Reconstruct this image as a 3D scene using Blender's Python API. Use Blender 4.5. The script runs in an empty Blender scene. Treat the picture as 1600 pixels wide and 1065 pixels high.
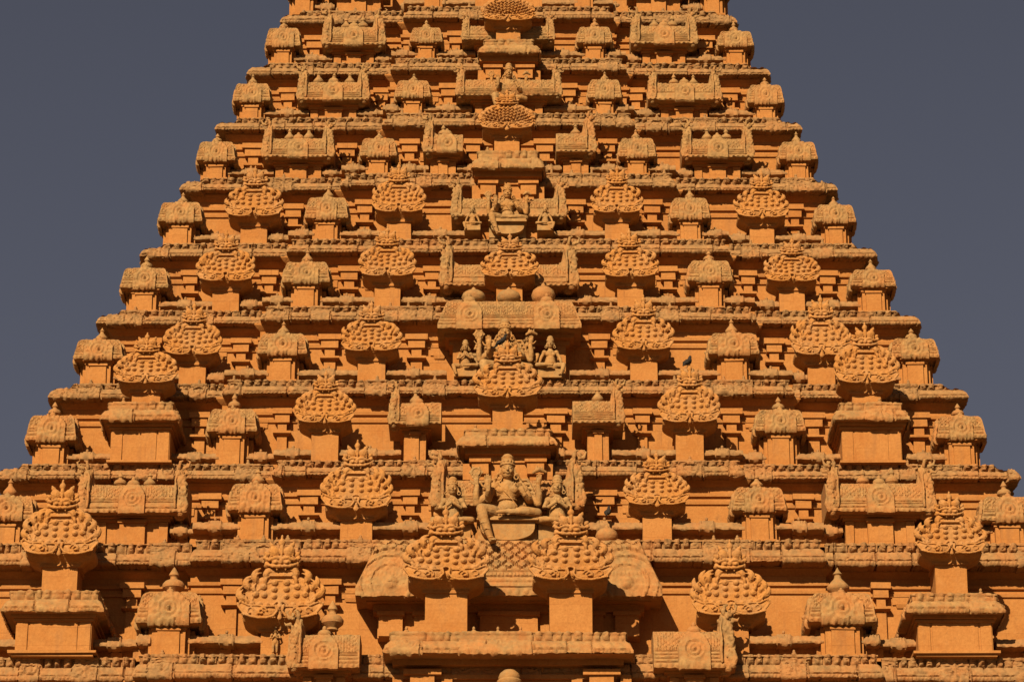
import bpy, math, random
import numpy as np
from mathutils import Vector, Matrix, Euler
R = math.radians
sc = bpy.context.scene
COL = sc.collection
rnd = random.Random(7)

# ------------------------------------------------------------------ camera
F, PITCH, CAMZ, CAMD = 5000.0, R(22), 1.7, 84.0       # focal length in pixels of a 1600 px wide picture
AX = 794.0                                            # column of the tower axis
cd = bpy.data.cameras.new('camera'); cam = bpy.data.objects.new('camera', cd); COL.objects.link(cam)
cd.sensor_width = 36; cd.lens = F / 1600 * 36; cd.clip_start = 1; cd.clip_end = 20000
YAW = math.atan((AX - 800) / F)
cam.location = (0, -CAMD, CAMZ); cam.rotation_euler = (R(90) + PITCH, 0, YAW)
sc.camera = cam
# ------------------------------------------------------------------ world and sun
SUN_EL, SUN_AZ = R(31), R(21)
w = bpy.data.worlds.new('World'); sc.world = w; w.use_nodes = True
nt = w.node_tree; nt.nodes.clear()
wo = nt.nodes.new('ShaderNodeOutputWorld'); bg = nt.nodes.new('ShaderNodeBackground')
sky = nt.nodes.new('ShaderNodeTexSky'); sky.sky_type = 'NISHITA'; sky.sun_disc = False
sky.sun_elevation = SUN_EL; sky.sun_rotation = R(180) + SUN_AZ; sky.dust_density = 4; sky.air_density = 1.0
hs = nt.nodes.new('ShaderNodeHueSaturation'); hs.inputs['Saturation'].default_value = 0.5
mxw = nt.nodes.new('ShaderNodeMix'); mxw.data_type = 'RGBA'; mxw.inputs['Factor'].default_value = 0.86
nt.links.new(sky.outputs[0], hs.inputs['Color']); nt.links.new(hs.outputs[0], mxw.inputs['A'])
gt = nt.nodes.new('ShaderNodeTexCoord'); gs = nt.nodes.new('ShaderNodeSeparateXYZ'); gr_ = nt.nodes.new('ShaderNodeMapRange'); gm_ = nt.nodes.new('ShaderNodeMix'); gm_.data_type = 'RGBA'
gr_.inputs['From Min'].default_value = .28; gr_.inputs['From Max'].default_value = .52
gm_.inputs['A'].default_value = (0.75, 0.76, 1.06, 1); gm_.inputs['B'].default_value = (0.40, 0.41, 0.60, 1)
nt.links.new(gt.outputs['Generated'], gs.inputs[0]); nt.links.new(gs.outputs['Z'], gr_.inputs['Value']); nt.links.new(gr_.outputs[0], gm_.inputs['Factor']); nt.links.new(gm_.outputs['Result'], mxw.inputs['B'])
bg.inputs['Strength'].default_value = 0.059
nt.links.new(mxw.outputs['Result'], bg.inputs[0]); nt.links.new(bg.outputs[0], wo.inputs[0])
sl = bpy.data.lights.new('sun', 'SUN'); sun = bpy.data.objects.new('sun', sl); COL.objects.link(sun)
sl.energy = 5.0; sl.angle = R(0.5); sl.color = (1.0, 0.82, 0.56)
ldir = Vector((math.sin(SUN_AZ) * math.cos(SUN_EL), math.cos(SUN_AZ) * math.cos(SUN_EL), -math.sin(SUN_EL)))
sun.rotation_euler = ldir.to_track_quat('-Z', 'Y').to_euler(); sun.location = (-30, -90, 80)
sc.view_settings.view_transform = 'Standard'; sc.view_settings.look = 'None'
sc.view_settings.exposure = 0.79; sc.view_settings.gamma = 1

# ------------------------------------------------------------------ photo pixel -> point on the plane y = Y
def at(px, py, Y):
    t = PITCH; a = YAW
    f = Vector((-math.sin(a) * math.cos(t), math.cos(a) * math.cos(t), math.sin(t)))
    r = Vector((math.cos(a), math.sin(a), 0)); u = r.cross(f)
    d = f * F + r * (px - 800) - u * (py - 532.5)
    k = (Y + CAMD) / d.y
    return Vector((0, -CAMD, CAMZ)) + d * k
def zat(py, Y): return at(AX, py, Y).z
def xat(px, py, Y): return at(px, py, Y).x
def wat(w, py, Y): return at(AX + w, py, Y).x - at(AX, py, Y).x

# ------------------------------------------------------------------ materials
def stone(name, ca, cb, grime, gcol=(0.20, 0.135, 0.075), bump=0.5, up=0.5, fine=1.0, lich=0.0, joints=False, high=0):
    m = bpy.data.materials.new(name); m.use_nodes = True; n = m.node_tree.nodes; L = m.node_tree.links
    p = n['Principled BSDF']; p.inputs['Roughness'].default_value = 0.92; p.inputs['Specular IOR Level'].default_value = 0.15
    geo = n.new('ShaderNodeNewGeometry')
    K = 0.62; ca = tuple(v * K for v in ca); cb = tuple(v * K for v in cb); gcol = tuple(v * K for v in gcol)
    def noise(scale, det=6, rough=0.6, vec=None, sc3=None):
        t = n.new('ShaderNodeTexNoise'); t.inputs['Scale'].default_value = scale; t.inputs['Detail'].default_value = det; t.inputs['Roughness'].default_value = rough
        if sc3:
            mp = n.new('ShaderNodeMapping'); mp.inputs['Scale'].default_value = sc3; L.new(geo.outputs['Position'], mp.inputs['Vector']); L.new(mp.outputs[0], t.inputs['Vector'])
        else: L.new(geo.outputs['Position'], t.inputs['Vector'])
        return t.outputs['Fac']
    def ramp(src, a, b, lo=0, hi=1):
        r = n.new('ShaderNodeMapRange'); r.inputs['From Min'].default_value = a; r.inputs['From Max'].default_value = b
        r.inputs['To Min'].default_value = lo; r.inputs['To Max'].default_value = hi; L.new(src, r.inputs['Value']); return r.outputs[0]
    def mix(f, A, B, bt='MIX'):
        x = n.new('ShaderNodeMix'); x.data_type = 'RGBA'; x.blend_type = bt
        for s, v in (('Factor', f), ('A', A), ('B', B)):
            if isinstance(v, (tuple, float, int)): x.inputs[s].default_value = v if not isinstance(v, tuple) else (*v, 1)
            else: L.new(v, x.inputs[s])
        return x.outputs['Result']
    def math_(op, a, b):
        x = n.new('ShaderNodeMath'); x.operation = op
        for i, v in enumerate((a, b)):
            if isinstance(v, (float, int)): x.inputs[i].default_value = v
            else: L.new(v, x.inputs[i])
        return x.outputs[0]
    big = noise(0.55, 4, 0.6); mid = noise(3.1, 6, 0.65); sml = noise(17, 5, 0.7); streak = noise(1.0, 5, 0.6, sc3=(3.4, 3.4, 0.55))
    c = mix(ramp(big, 0.35, 0.65), ca, cb); c = mix(ramp(noise(0.9, 3, 0.5), 0.52, 0.62, 0, 0.35), c, tuple(v * k for v, k in zip(cb, (0.93, 0.80, 0.7))))
    c = mix(ramp(mid, 0.3, 0.7, 0, 0.6), c, tuple(v * k for v, k in zip(ca, (1.10, 1.2, 1.25))))
    c = mix(ramp(sml, 0.35, 0.72, 0.0, 0.5), c, tuple(v * 0.62 for v in cb))
    c = mix(ramp(streak, 0.56, 0.74, 0, 0.38), c, (0.15, 0.075, 0.035))
    sep = n.new('ShaderNodeSeparateXYZ'); L.new(geo.outputs['Normal'], sep.inputs[0])
    upf = ramp(sep.outputs['Z'], -0.1, 0.8, 0, up)
    g = math_('ADD', ramp(noise(1.3, 8, 0.78), 0.40, 0.60, 0, 1), -1 + grime)
    g = math_('ADD', g, upf)
    if high:
        sz_ = n.new('ShaderNodeSeparateXYZ'); L.new(geo.outputs['Position'], sz_.inputs[0]); g = math_('ADD', g, ramp(sz_.outputs['Z'], 25, 44, -.12, high))
    g = math_('MULTIPLY', g, ramp(noise(9, 5, 0.7), 0.3, 0.6, 0.6, 1))
    cl = n.new('ShaderNodeClamp'); L.new(g, cl.inputs[0]); cl.inputs['Max'].default_value = 0.95
    gc = mix(ramp(noise(6, 5), 0.35, 0.7), gcol, tuple(v * k for v, k in zip(gcol, (1.7, 1.6, 1.45))))
    c = mix(cl.outputs[0], c, gc)
    blk = ramp(noise(2.3, 8, 0.75, sc3=(1, 1, 0.6)), 0.63, 0.75, 0, 0.55)
    c = mix(blk, c, (0.055, 0.038, 0.024))
    if joints:
        s3 = n.new('ShaderNodeSeparateXYZ'); L.new(geo.outputs['Position'], s3.inputs[0]); cb3 = n.new('ShaderNodeCombineXYZ')
        L.new(math_('ADD', s3.outputs['X'], s3.outputs['Y']), cb3.inputs['X']); L.new(s3.outputs['Z'], cb3.inputs['Y'])
        br = n.new('ShaderNodeTexBrick'); L.new(cb3.outputs[0], br.inputs['Vector']); br.inputs['Scale'].default_value = 1; br.inputs['Brick Width'].default_value = 1.13; br.inputs['Row Height'].default_value = 0.43
        br.inputs['Mortar'].default_value = (.85, .8, .75, 1); br.inputs['Mortar Size'].default_value = 0.008; br.inputs['Mortar Smooth'].default_value = 0.3; br.inputs['Color1'].default_value = (1, 1, 1, 1); br.inputs['Color2'].default_value = (.95, .93, .90, 1)
        jf = math_('MULTIPLY', br.outputs['Fac'], ramp(noise(.8, 4), .50, .62, 0, .30)); c = mix(0.75, c, br.outputs['Color'], 'MULTIPLY'); c = mix(jf, c, (0.10, 0.045, 0.02))
    c = mix(ramp(noise(7.5, 6, 0.75), 0.60, 0.68, 0, lich), c, (0.37, 0.225, 0.085))
    L.new(c, p.inputs['Base Color'])
    b1 = n.new('ShaderNodeBump'); b1.inputs['Strength'].default_value = bump; b1.inputs['Distance'].default_value = 0.03
    hgt = math_('ADD', math_('MULTIPLY', noise(11, 6, 0.7), 1.0), math_('MULTIPLY', noise(42 * fine, 4, 0.65), 0.45))
    L.new(hgt, b1.inputs['Height']); L.new(b1.outputs[0], p.inputs['Normal'])
    return m
M_WALL = stone('plastered_stone', (0.59, 0.250, 0.070), (0.52, 0.200, 0.048), 0.22, gcol=(0.40, 0.20, 0.075), bump=0.45, up=0.3, joints=True)
M_CORN = stone('weathered_carving', (0.56, 0.235, 0.078), (0.48, 0.185, 0.056), 1.3, gcol=(0.29, 0.165, 0.070), bump=0.55, up=0.25, lich=.3, high=.3)
M_ROOF = stone('weathered_roof_stone', (0.58, 0.24, 0.075), (0.50, 0.19, 0.055), 1.15, gcol=(0.31, 0.185, 0.076), bump=0.55, up=0.25, lich=.3, high=.3)
M_FAN = stone('carved_terracotta_stone', (0.62, 0.268, 0.070), (0.54, 0.215, 0.050), 0.72, gcol=(0.40, 0.215, 0.09), bump=0.8, up=0.3, lich=.3)
M_STAT = stone('statue_stucco', (0.58, 0.265, 0.075), (0.48, 0.205, 0.055), 1.15, gcol=(0.33, 0.20, 0.085), bump=0.5, up=0.3, lich=.3)
def plain(name, c, r=0.95):
    m = bpy.data.materials.new(name); m.use_nodes = True; p = m.node_tree.nodes['Principled BSDF']; p.inputs['Specular IOR Level'].default_value = .1
    t = m.node_tree.nodes.new('ShaderNodeTexNoise'); t.inputs['Scale'].default_value = 30
    x = m.node_tree.nodes.new('ShaderNodeMix'); x.data_type = 'RGBA'; x.inputs['A'].default_value = (*c, 1); x.inputs['B'].default_value = (*[v * 1.7 for v in c], 1)
    m.node_tree.links.new(t.outputs['Fac'], x.inputs['Factor']); m.node_tree.links.new(x.outputs['Result'], p.inputs['Base Color']); p.inputs['Roughness'].default_value = r
    return m

# ------------------------------------------------------------------ mesh collecting
def vnoise(X, Y, s, seed=0):
    X = np.asarray(X) / s; Y = np.asarray(Y) / s
    xi = np.floor(X).astype(np.int64); yi = np.floor(Y).astype(np.int64); fx = X - xi; fy = Y - yi
    fx = fx * fx * (3 - 2 * fx); fy = fy * fy * (3 - 2 * fy)
    def h(a, b):
        n = (a * 374761393 + b * 668265263 + seed * 974634777) & 0xffffffff
        n = ((n ^ (n >> 13)) * 1274126177) & 0xffffffff; n = n ^ (n >> 16)
        return (n & 0xffff) / 65535.0
    return (h(xi, yi) * (1 - fx) + h(xi + 1, yi) * fx) * (1 - fy) + (h(xi, yi + 1) * (1 - fx) + h(xi + 1, yi + 1) * fx) * fy
def fbm(X, Y, s, seed=0, o=3):
    r = 0; a = 1; t = 0
    for i in range(o): r = r + a * vnoise(X, Y, s / 2 ** i, seed + i * 17); t += a; a *= .55
    return r / t
class MB:
    def __init__(s): s.v = []; s.f = []; s.n = 0
    def add(s, v, f):
        v = np.asarray(v, float).reshape(-1, 3); s.v.append(v)
        if isinstance(f, np.ndarray): s.f.extend((f + s.n).tolist())
        else: s.f.extend([[i + s.n for i in q] for q in f])
        s.n += len(v)
    def grid(s, P, wrap=False):
        m, n = P.shape[:2]; idx = np.arange(m * n).reshape(m, n)
        if wrap: idx = np.concatenate([idx, idx[:1]], 0)
        a = idx[:-1, :-1].ravel(); b = idx[1:, :-1].ravel(); c = idx[1:, 1:].ravel(); d = idx[:-1, 1:].ravel()
        s.add(P.reshape(-1, 3), np.stack([a, b, c, d], 1))
    def box(s, x0, x1, y0, y1, z0, z1, tx=0, j=0.0):
        # tx: widening of the top; j: hand-made jitter
        v = [(x0, y0, z0), (x1, y0, z0), (x1, y1, z0), (x0, y1, z0), (x0 - tx, y0 - tx, z1), (x1 + tx, y0 - tx, z1), (x1 + tx, y1, z1), (x0 - tx, y1, z1)]
        if j: v = [tuple(c + rnd.uniform(-j, j) for c in p) for p in v]
        s.add(v, [(0, 3, 2, 1), (4, 5, 6, 7), (0, 1, 5, 4), (1, 2, 6, 5), (2, 3, 7, 6), (3, 0, 4, 7)])
    def ell(s, c, r, rot=(0, 0, 0), seg=12, ring=8):
        u = np.linspace(0, 2 * np.pi, seg, endpoint=False); t = np.linspace(0, np.pi, ring + 1)
        P = np.stack([np.outer(np.cos(u), np.sin(t)), np.outer(np.sin(u), np.sin(t)), np.outer(np.ones(seg), np.cos(t))], -1) * np.array(r)
        M = np.array(Euler(rot).to_matrix()); s.grid(P @ M.T + np.array(c), wrap=True)
    def lathe(s, prof, c=(0, 0, 0), seg=16, sx=1, sy=1):
        u = np.linspace(0, 2 * np.pi, seg, endpoint=False); p = np.array(prof)
        P = np.stack([np.outer(np.cos(u), p[:, 0]) * sx, np.outer(np.sin(u), p[:, 0]) * sy, np.outer(np.ones(seg), p[:, 1])], -1) + np.array(c)
        s.grid(P[:, ::-1] if False else P, wrap=True)
    def tube(s, pts, rad, seg=8, caps=True, sq=1.0):
        pts = [Vector(p) for p in pts]; n = len(pts)
        if not hasattr(rad, '__len__'): rad = [rad] * n
        rows = []; up = Vector((0.13, 1, 0.21)).normalized()
        for i, p in enumerate(pts):
            t = (pts[min(i + 1, n - 1)] - pts[max(i - 1, 0)]).normalized()
            a = t.cross(up); a = a.normalized() if a.length > 1e-4 else Vector((1, 0, 0)); b = t.cross(a)
            rows.append([p + (a * math.cos(k * 2 * math.pi / seg) + b * math.sin(k * 2 * math.pi / seg)) * rad[i] for k in range(seg)])
        P = np.array([[tuple(q) for q in r] for r in rows]); c_ = np.array([p.y for p in pts])[:, None]; P[:, :, 1] = c_ + (P[:, :, 1] - c_) * sq; s.grid(P.transpose(1, 0, 2), wrap=True)
        if caps:
            for p, r in ((pts[0], rad[0]), (pts[-1], rad[-1])): s.ell(p, (r, r * sq, r), seg=seg, ring=6)
    def arc(s, c, r, a0, a1, t, n=14, y=0, sy=1):
        s.tube([(c[0] + r * math.cos(a0 + (a1 - a0) * i / n), y, c[1] + r * math.sin(a0 + (a1 - a0) * i / n)) for i in range(n + 1)], t, seg=6)
    def mesh(s, name, mat, smooth=40, remesh=None, sm=0, rough=1.0):
        me = bpy.data.meshes.new(name)
        v = np.concatenate(s.v) if s.v else np.zeros((0, 3))
        me.from_pydata(v.tolist(), [], s.f); me.update()
        if remesh:
            me.polygons.foreach_set('use_smooth', [True] * len(me.polygons))
            o = bpy.data.objects.new('tmp', me); COL.objects.link(o)
            md = o.modifiers.new('r', 'REMESH'); md.mode = 'VOXEL'; md.voxel_size = remesh; md.use_smooth_shade = True
            if sm: ms = o.modifiers.new('s', 'SMOOTH'); ms.iterations = sm; ms.factor = 0.5
            dg = bpy.context.evaluated_depsgraph_get(); m2 = bpy.data.meshes.new_from_object(o.evaluated_get(dg))
            bpy.data.objects.remove(o); bpy.data.meshes.remove(me); me = m2; me.name = name; me.materials.clear()
            c = np.empty(len(me.vertices) * 3); me.vertices.foreach_get('co', c); c = c.reshape(-1, 3); e = fbm(c[:, 0] + c[:, 1], c[:, 2], .09, 5) - .5; e2 = fbm(c[:, 0] * 1.3, c[:, 2] - c[:, 1], .03, 9, 2) - .5
            c[:, 1] += .03 * rough * e + .014 * rough * e2; c[:, 0] += .012 * rough * e2; c[:, 2] += .02 * rough * e; me.vertices.foreach_set('co', c.ravel())
        else:
            me.polygons.foreach_set('use_smooth', [True] * len(me.polygons))
            me.set_sharp_from_angle(angle=R(smooth))
        me.materials.append(mat); me.update()
        return me
def fixn(me):
    import bmesh
    b = bmesh.new(); b.from_mesh(me); bmesh.ops.recalc_face_normals(b, faces=b.faces); b.to_mesh(me); b.free(); me.set_sharp_from_angle(angle=R(40))
    return me
def put(name, me, parent=None, loc=(0, 0, 0), rz=0.0, scale=(1, 1, 1)):
    o = bpy.data.objects.new(name, me); COL.objects.link(o)
    o.location = loc; o.rotation_euler = (0, 0, rz); o.scale = scale
    if parent is not None:
        o.parent = parent
        pw = parent['_mw'] if False else MW[parent.name]
        o.matrix_parent_inverse = pw.inverted()
    MW[o.name] = Matrix.LocRotScale(Vector(loc), Euler((0, 0, rz)), Vector(scale))
    return o
MW = {}
def tag(o, label, cat, group=None, kind=None):
    if label: o['label'] = label
    if cat: o['category'] = cat
    if group: o['group'] = group
    if kind: o['kind'] = kind
    return o

# ------------------------------------------------------------------ tiers: half-width at the lip and height of the lip, from the right tips
TX = {10: 1105, 9: 1151, 8: 1203, 7: 1253, 6: 1308, 5: 1370, 4: 1438, 3: 1513, 2: 1595, 1: 1688, 0: 1803}
TY = {10: -52, 9: 26, 8: 107, 7: 193, 6: 287, 5: 390, 4: 495, 3: 610, 2: 736, 1: 870, 0: 1050}
W, Z, H = {}, {}, {}
for k in TX:
    t = PITCH; d = Vector((TX[k] - AX, 0, 0)); fy = F * math.cos(t) + (TY[k] - 532.5) * math.sin(t); fz = F * math.sin(t) - (TY[k] - 532.5) * math.cos(t)
    kk = CAMD / (fy + TX[k] - AX); W[k] = kk * (TX[k] - AX); Z[k] = CAMZ + kk * fz
    H[k] = 0.40 + (0.16 if k <= 1 else 0.0)
    Z[k] -= 0.19                                      # lip underside a little below the tip
for k, dw, dz in ((11, .7, 1.9), (12, 1.4, 3.8), (13, 2.1, 5.6)):
    W[k] = W[10] - dw; Z[k] = Z[10] + dz; H[k] = .36
U1 = {0: .58, 1: .555, 2: .46, 3: .62, 4: .6, 5: .6, 6: .51, 7: .43, 8: .45, 9: .46, 10: .46, 11: .46, 12: .46, 13: .46}
UC = {0: 0, 1: 0, 2: 0, 3: .19, 4: 0, 5: .17, 6: 0, 7: 0, 8: 0, 9: 0}
def proj(k, x):
    u = abs(x) / W[k]
    return .27 if u < U1[k] else 0.0
def top(k): return Z[k] + H[k]

def prof(k):
    h = H[k]; return np.array([(-.03, 0), (0, .01), (0.0, .13 * h), (-.015, .2 * h), (-.04, .38 * h), (-.08, .52 * h), (-.12, .60 * h), (-.14, .62 * h), (-.14, .80 * h), (-.13, .92 * h), (-.11, .93 * h), (-.11, h), (-.14, h)])
def resample(p, n):
    s = np.r_[0, np.cumsum(np.hypot(*np.diff(p, axis=0).T))]; t = np.linspace(0, s[-1], n)
    q = np.stack([np.interp(t, s, p[:, 0]), np.interp(t, s, p[:, 1])], 1)
    g = np.gradient(q, axis=0); nn = np.stack([g[:, 1], -g[:, 0]], 1); nn /= np.linalg.norm(nn, axis=1)[:, None] + 1e-9
    return q, nn, t / s[-1]

def relief_cornice(X, V, h, seed, half):
    r = random.Random(seed); Hh = np.zeros_like(X)
    L = h / .36
    n1 = vnoise(X, V * 7, .07, seed)
    # lower bead row
    bx = np.abs(((X / .085) % 1) - .5) * .085 * 2; Hh += .022 * np.clip(1 - ((V - .12) / .05) ** 2, 0, 1) * (bx < .05); Hh -= .03 * (np.abs(V - .2) < .022)
    # carved middle: scroll waves
    Hh += .024 * np.abs(np.sin(X * np.pi / .23 + 6 * V + seed)) * ((V > .22) & (V < .5))
    Hh += .03 * (fbm(X, V * .8, .09, seed) - .5) + .022 * (fbm(X, V * .5, .035, seed + 40, 2) - .5)
    # frieze of crouching beasts: lumps with dark gaps
    per = .19 * min(L, 1.15); Xw = X + .09 * vnoise(X, X * 0, .6, seed + 77) + .05 * vnoise(X, X * 0, .21, seed + 78); ph = (Xw / per + seed * .37) % 1; cell = np.floor(Xw / per + seed * .37)
    rr = vnoise(cell * 3.3, cell * 0, 1.0, seed + 5)
    lump = .07 * (.6 + .8 * vnoise(X, V, .05, seed + 8)) * np.sqrt(np.clip(1 - ((ph - .5) / (.30 + .12 * rr)) ** 2 - (np.clip(V - .78, -.9, .9) / .24) ** 2, 0, 1)) * (0.5 + rr) * np.clip((V - .6) * 12, 0, 1)
    Hh += lump - .05 * ((V > .63) & (V < .90)) * (rr > .42) * (np.abs(ph - .5) > .32)
    Hh -= .04 * (np.abs(V - .60) < .02)
    x = -half + r.uniform(.05, .3)
    meds = []
    while x < half:
        if r.random() < .40:
            wd = r.uniform(.34, .52) * min(L, 1.25); cx = x + wd / 2
            m = (np.abs(X - cx) < wd / 2 * (1.12 - .55 * np.clip(V - .55, 0, 1))) & (V < .97)
            dd = np.hypot((X - cx), (V - .46) * .42 * L)
            ty = r.random(); an = np.arctan2((V - .46) * .42 * L, X - cx)
            if ty < .3: rel = .05 + .010 * np.cos(dd * 2 * np.pi / .08) * (dd < wd * .45) + .04 * np.clip(1 - (dd / .05) ** 2, 0, 1)
            elif ty < .6: rel = .045 + .02 * np.cos(an * 8) * (dd > .07) * (dd < wd * .42) + .05 * np.clip(1 - (dd / .055) ** 2, 0, 1)
            elif ty < .8: rel = .05 + .03 * (np.abs(dd - wd * .33) < .02) + .035 * np.clip(1 - ((X - cx) / .05) ** 2 - ((V - .4) / .2) ** 2, 0, 1) - .02 * (dd < wd * .28)
            else: rel = .035 + .05 * (fbm(X, V * .4, .06, seed + 60) - .3)
            rel = rel + .03 * (n1 - .5)
            Hh = np.where(m, rel, Hh); meds.append((cx, wd)); x += wd
        else:
            wd = r.uniform(.5, 1.5); off = r.uniform(-.02, .035)
            m = (X >= x) & (X < x + wd); Hh = Hh + np.where(m, off, 0)
            if r.random() < .4:
                Hh = np.where(m & (V > .16) & (V < .5), Hh * .35 + .01 + .012 * (((V * 26) % 1) > .5), Hh)
            x += wd
        g = np.abs(X - x) < .018; Hh = np.where(g & (V < .62), Hh - .05, Hh); x += .02
    Hh += .018 * (fbm(X, V, .5, seed + 3) - .5)
    return Hh, meds

def build_cornice(k, seed):
    h = H[k]; mb = MB(); P0 = prof(k); half = W[k]; u1 = U1[k] * W[k]
    segs = [(-half, -u1, 0), (-u1, u1, .27), (u1, half, 0)]
    visible = k <= 10
    for side in range(4):
        step = .021 if side == 0 and visible else (.09 if side in (1, 3) else .4); nv = 32 if side == 0 and visible else (12 if side in (1, 3) else 8)
        q, nn, V = resample(P0, nv)
        S = MB()
        for (x0, x1, p) in segs:
            n = max(3, int((x1 - x0) / step)); t = np.linspace(0, 1, n)[:, None]
            a = x0 - (q[:, 0] if x0 <= -half + 1e-6 else -0 * q[:, 0]); b = x1 + (q[:, 0] if x1 >= half - 1e-6 else 0 * q[:, 0])
            if p > 0: a = x0 - q[:, 0] * 1.0 - p * 0; b = x1 + q[:, 0] * 1.0
            X = a[None, :] + t * (b - a)[None, :]; Vv = np.broadcast_to(V[None, :], X.shape)
            hh, meds = relief_cornice(X, Vv, h, seed * 7 + side + int(p * 100), half)
            lipj = .018 * (fbm(X, X * 0, .16, seed + 9) - .5) * np.clip(1 - Vv * 6, 0, 1); hh = hh - .04 * np.clip((vnoise(X, Vv * .6, .17, seed + 91) - .88) * 8, 0, 1) - .03 * np.clip((vnoise(X, Vv * .5, .07, seed + 93) - .82) * 8, 0, 1)
            ends = np.clip(np.minimum(t, 1 - t) * n / 3, 0, 1); hh = hh * ends
            # frieze stops short of the corners
            D = q[:, 0][None, :] + nn[:, 0][None, :] * hh
            Zz = q[:, 1][None, :] + nn[:, 1][None, :] * hh + lipj
            cut = np.clip((half - .50 - np.abs(X)) / .12, 0, 1) if p == 0 else np.ones_like(X)
            Zz = np.where(Vv > .6, np.minimum(Zz, .64 * h + .36 * h * cut + .02 * hh), Zz)
            Y = -(half + p + D)
            S.grid(np.stack([X, Y, Zz], -1))
            # top and underside
            for row, zz, inn in ((-1, None, 1.6), (0, None, .95)):
                A = np.stack([X[:, row], Y[:, row], Zz[:, row]], -1); B = A.copy(); B[:, 1] += inn
                if x0 <= -half + 1e-6: B[:, 0] = np.maximum(B[:, 0], -half + inn - .02)
                if x1 >= half - 1e-6: B[:, 0] = np.minimum(B[:, 0], half - inn + .02)
                if row == 0: B[:, 2] += .012
                S.grid(np.stack([A, B], 1) if row == -1 else np.stack([B, A], 1))
            if p > 0:
                for xs, i in ((x0, 0), (x1, -1)):
                    A = np.stack([X[i], Y[i], Zz[i]], -1); B = A.copy(); B[:, 1] = -(half) + .3; S.grid(np.stack([A, B], 1) if i else np.stack([B, A], 1))
            if side == 0 and visible:
                for cx, wd in meds:
                    if x0 + .25 < cx < x1 - .25 and (p > 0 or abs(cx) < half - .85):
                        yy = -(half + p - .13); hz = h * .97
                        [S.ell((cx + e * wd * .2, yy, hz + h * (.06 - .10 * abs(e))), (wd * .11, .06, .055), seg=8, ring=6) for e in (-1, 0, 1)]; S.ell((cx, yy, hz + .09), (.035, .04, .05), seg=8, ring=6)
                r = random.Random(seed * 3 + int(p * 9)); xx = x0 + .9
                while xx < x1 - .9:
                    S.ell((xx, -(half + p - .14), h * .97), (r.uniform(.03, .08), .06, r.uniform(.02, .05)), seg=8, ring=6); xx += r.uniform(.3, 1.6)
        a = [0, math.pi / 2, math.pi, -math.pi / 2][side]
        Mx = np.array(Matrix.Rotation(a, 3, 'Z'))
        for i in range(len(S.v)): S.v[i] = S.v[i] @ Mx.T
        mb.add(np.concatenate(S.v), np.array([f for f in S.f])) if len(set(map(len, S.f))) == 1 else mb.add(np.concatenate(S.v), S.f)
    return mb.mesh('cornice', M_CORN, 50)

# sweep of a moulding profile round the stepped plan
def ring_plan(k, base):                       # base = half width of the plane; stepped zone adds .27
    u = U1[k] * W[k] ; p = .27
    f = [(-base, -base), (-u, -base), (-u, -base - p), (u, -base - p), (u, -base)]
    pts = []
    for s in range(4):
        a = s * math.pi / 2; c, sn = round(math.cos(a)), round(math.sin(a))
        pts += [(x * c - y * sn, x * sn + y * c) for x, y in f]
    return pts
def sweep(mb, pts, profile):                  # profile [(outward offset, z)] ; pts rectilinear, counter-clockwise
    n = len(pts); rows = []
    for (d, z) in profile:
        row = []
        for i in range(n):
            a, b, c = pts[i - 1], pts[i], pts[(i + 1) % n]
            e1 = (b[0] - a[0], b[1] - a[1]); e2 = (c[0] - b[0], c[1] - b[1])
            l1 = math.hypot(*e1); l2 = math.hypot(*e2); n1 = (e1[1] / l1, -e1[0] / l1); n2 = (e2[1] / l2, -e2[0] / l2)
            row.append((b[0] + d * (n1[0] + n2[0]), b[1] + d * (n1[1] + n2[1]), z))
        rows.append(row)
    P = np.array(rows).transpose(1, 0, 2)
    idx = P.shape
    # split every wall run so that faces stay flat
    for i in range(n): mb.grid(np.stack([P[i], P[(i + 1) % n]], 0))

tower = put('temple_tower', None, None, (0, 0, 0))
tag(tower, 'towering orange stone temple pyramid with carved tiers rising against the grey-blue sky', 'temple tower')

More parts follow.
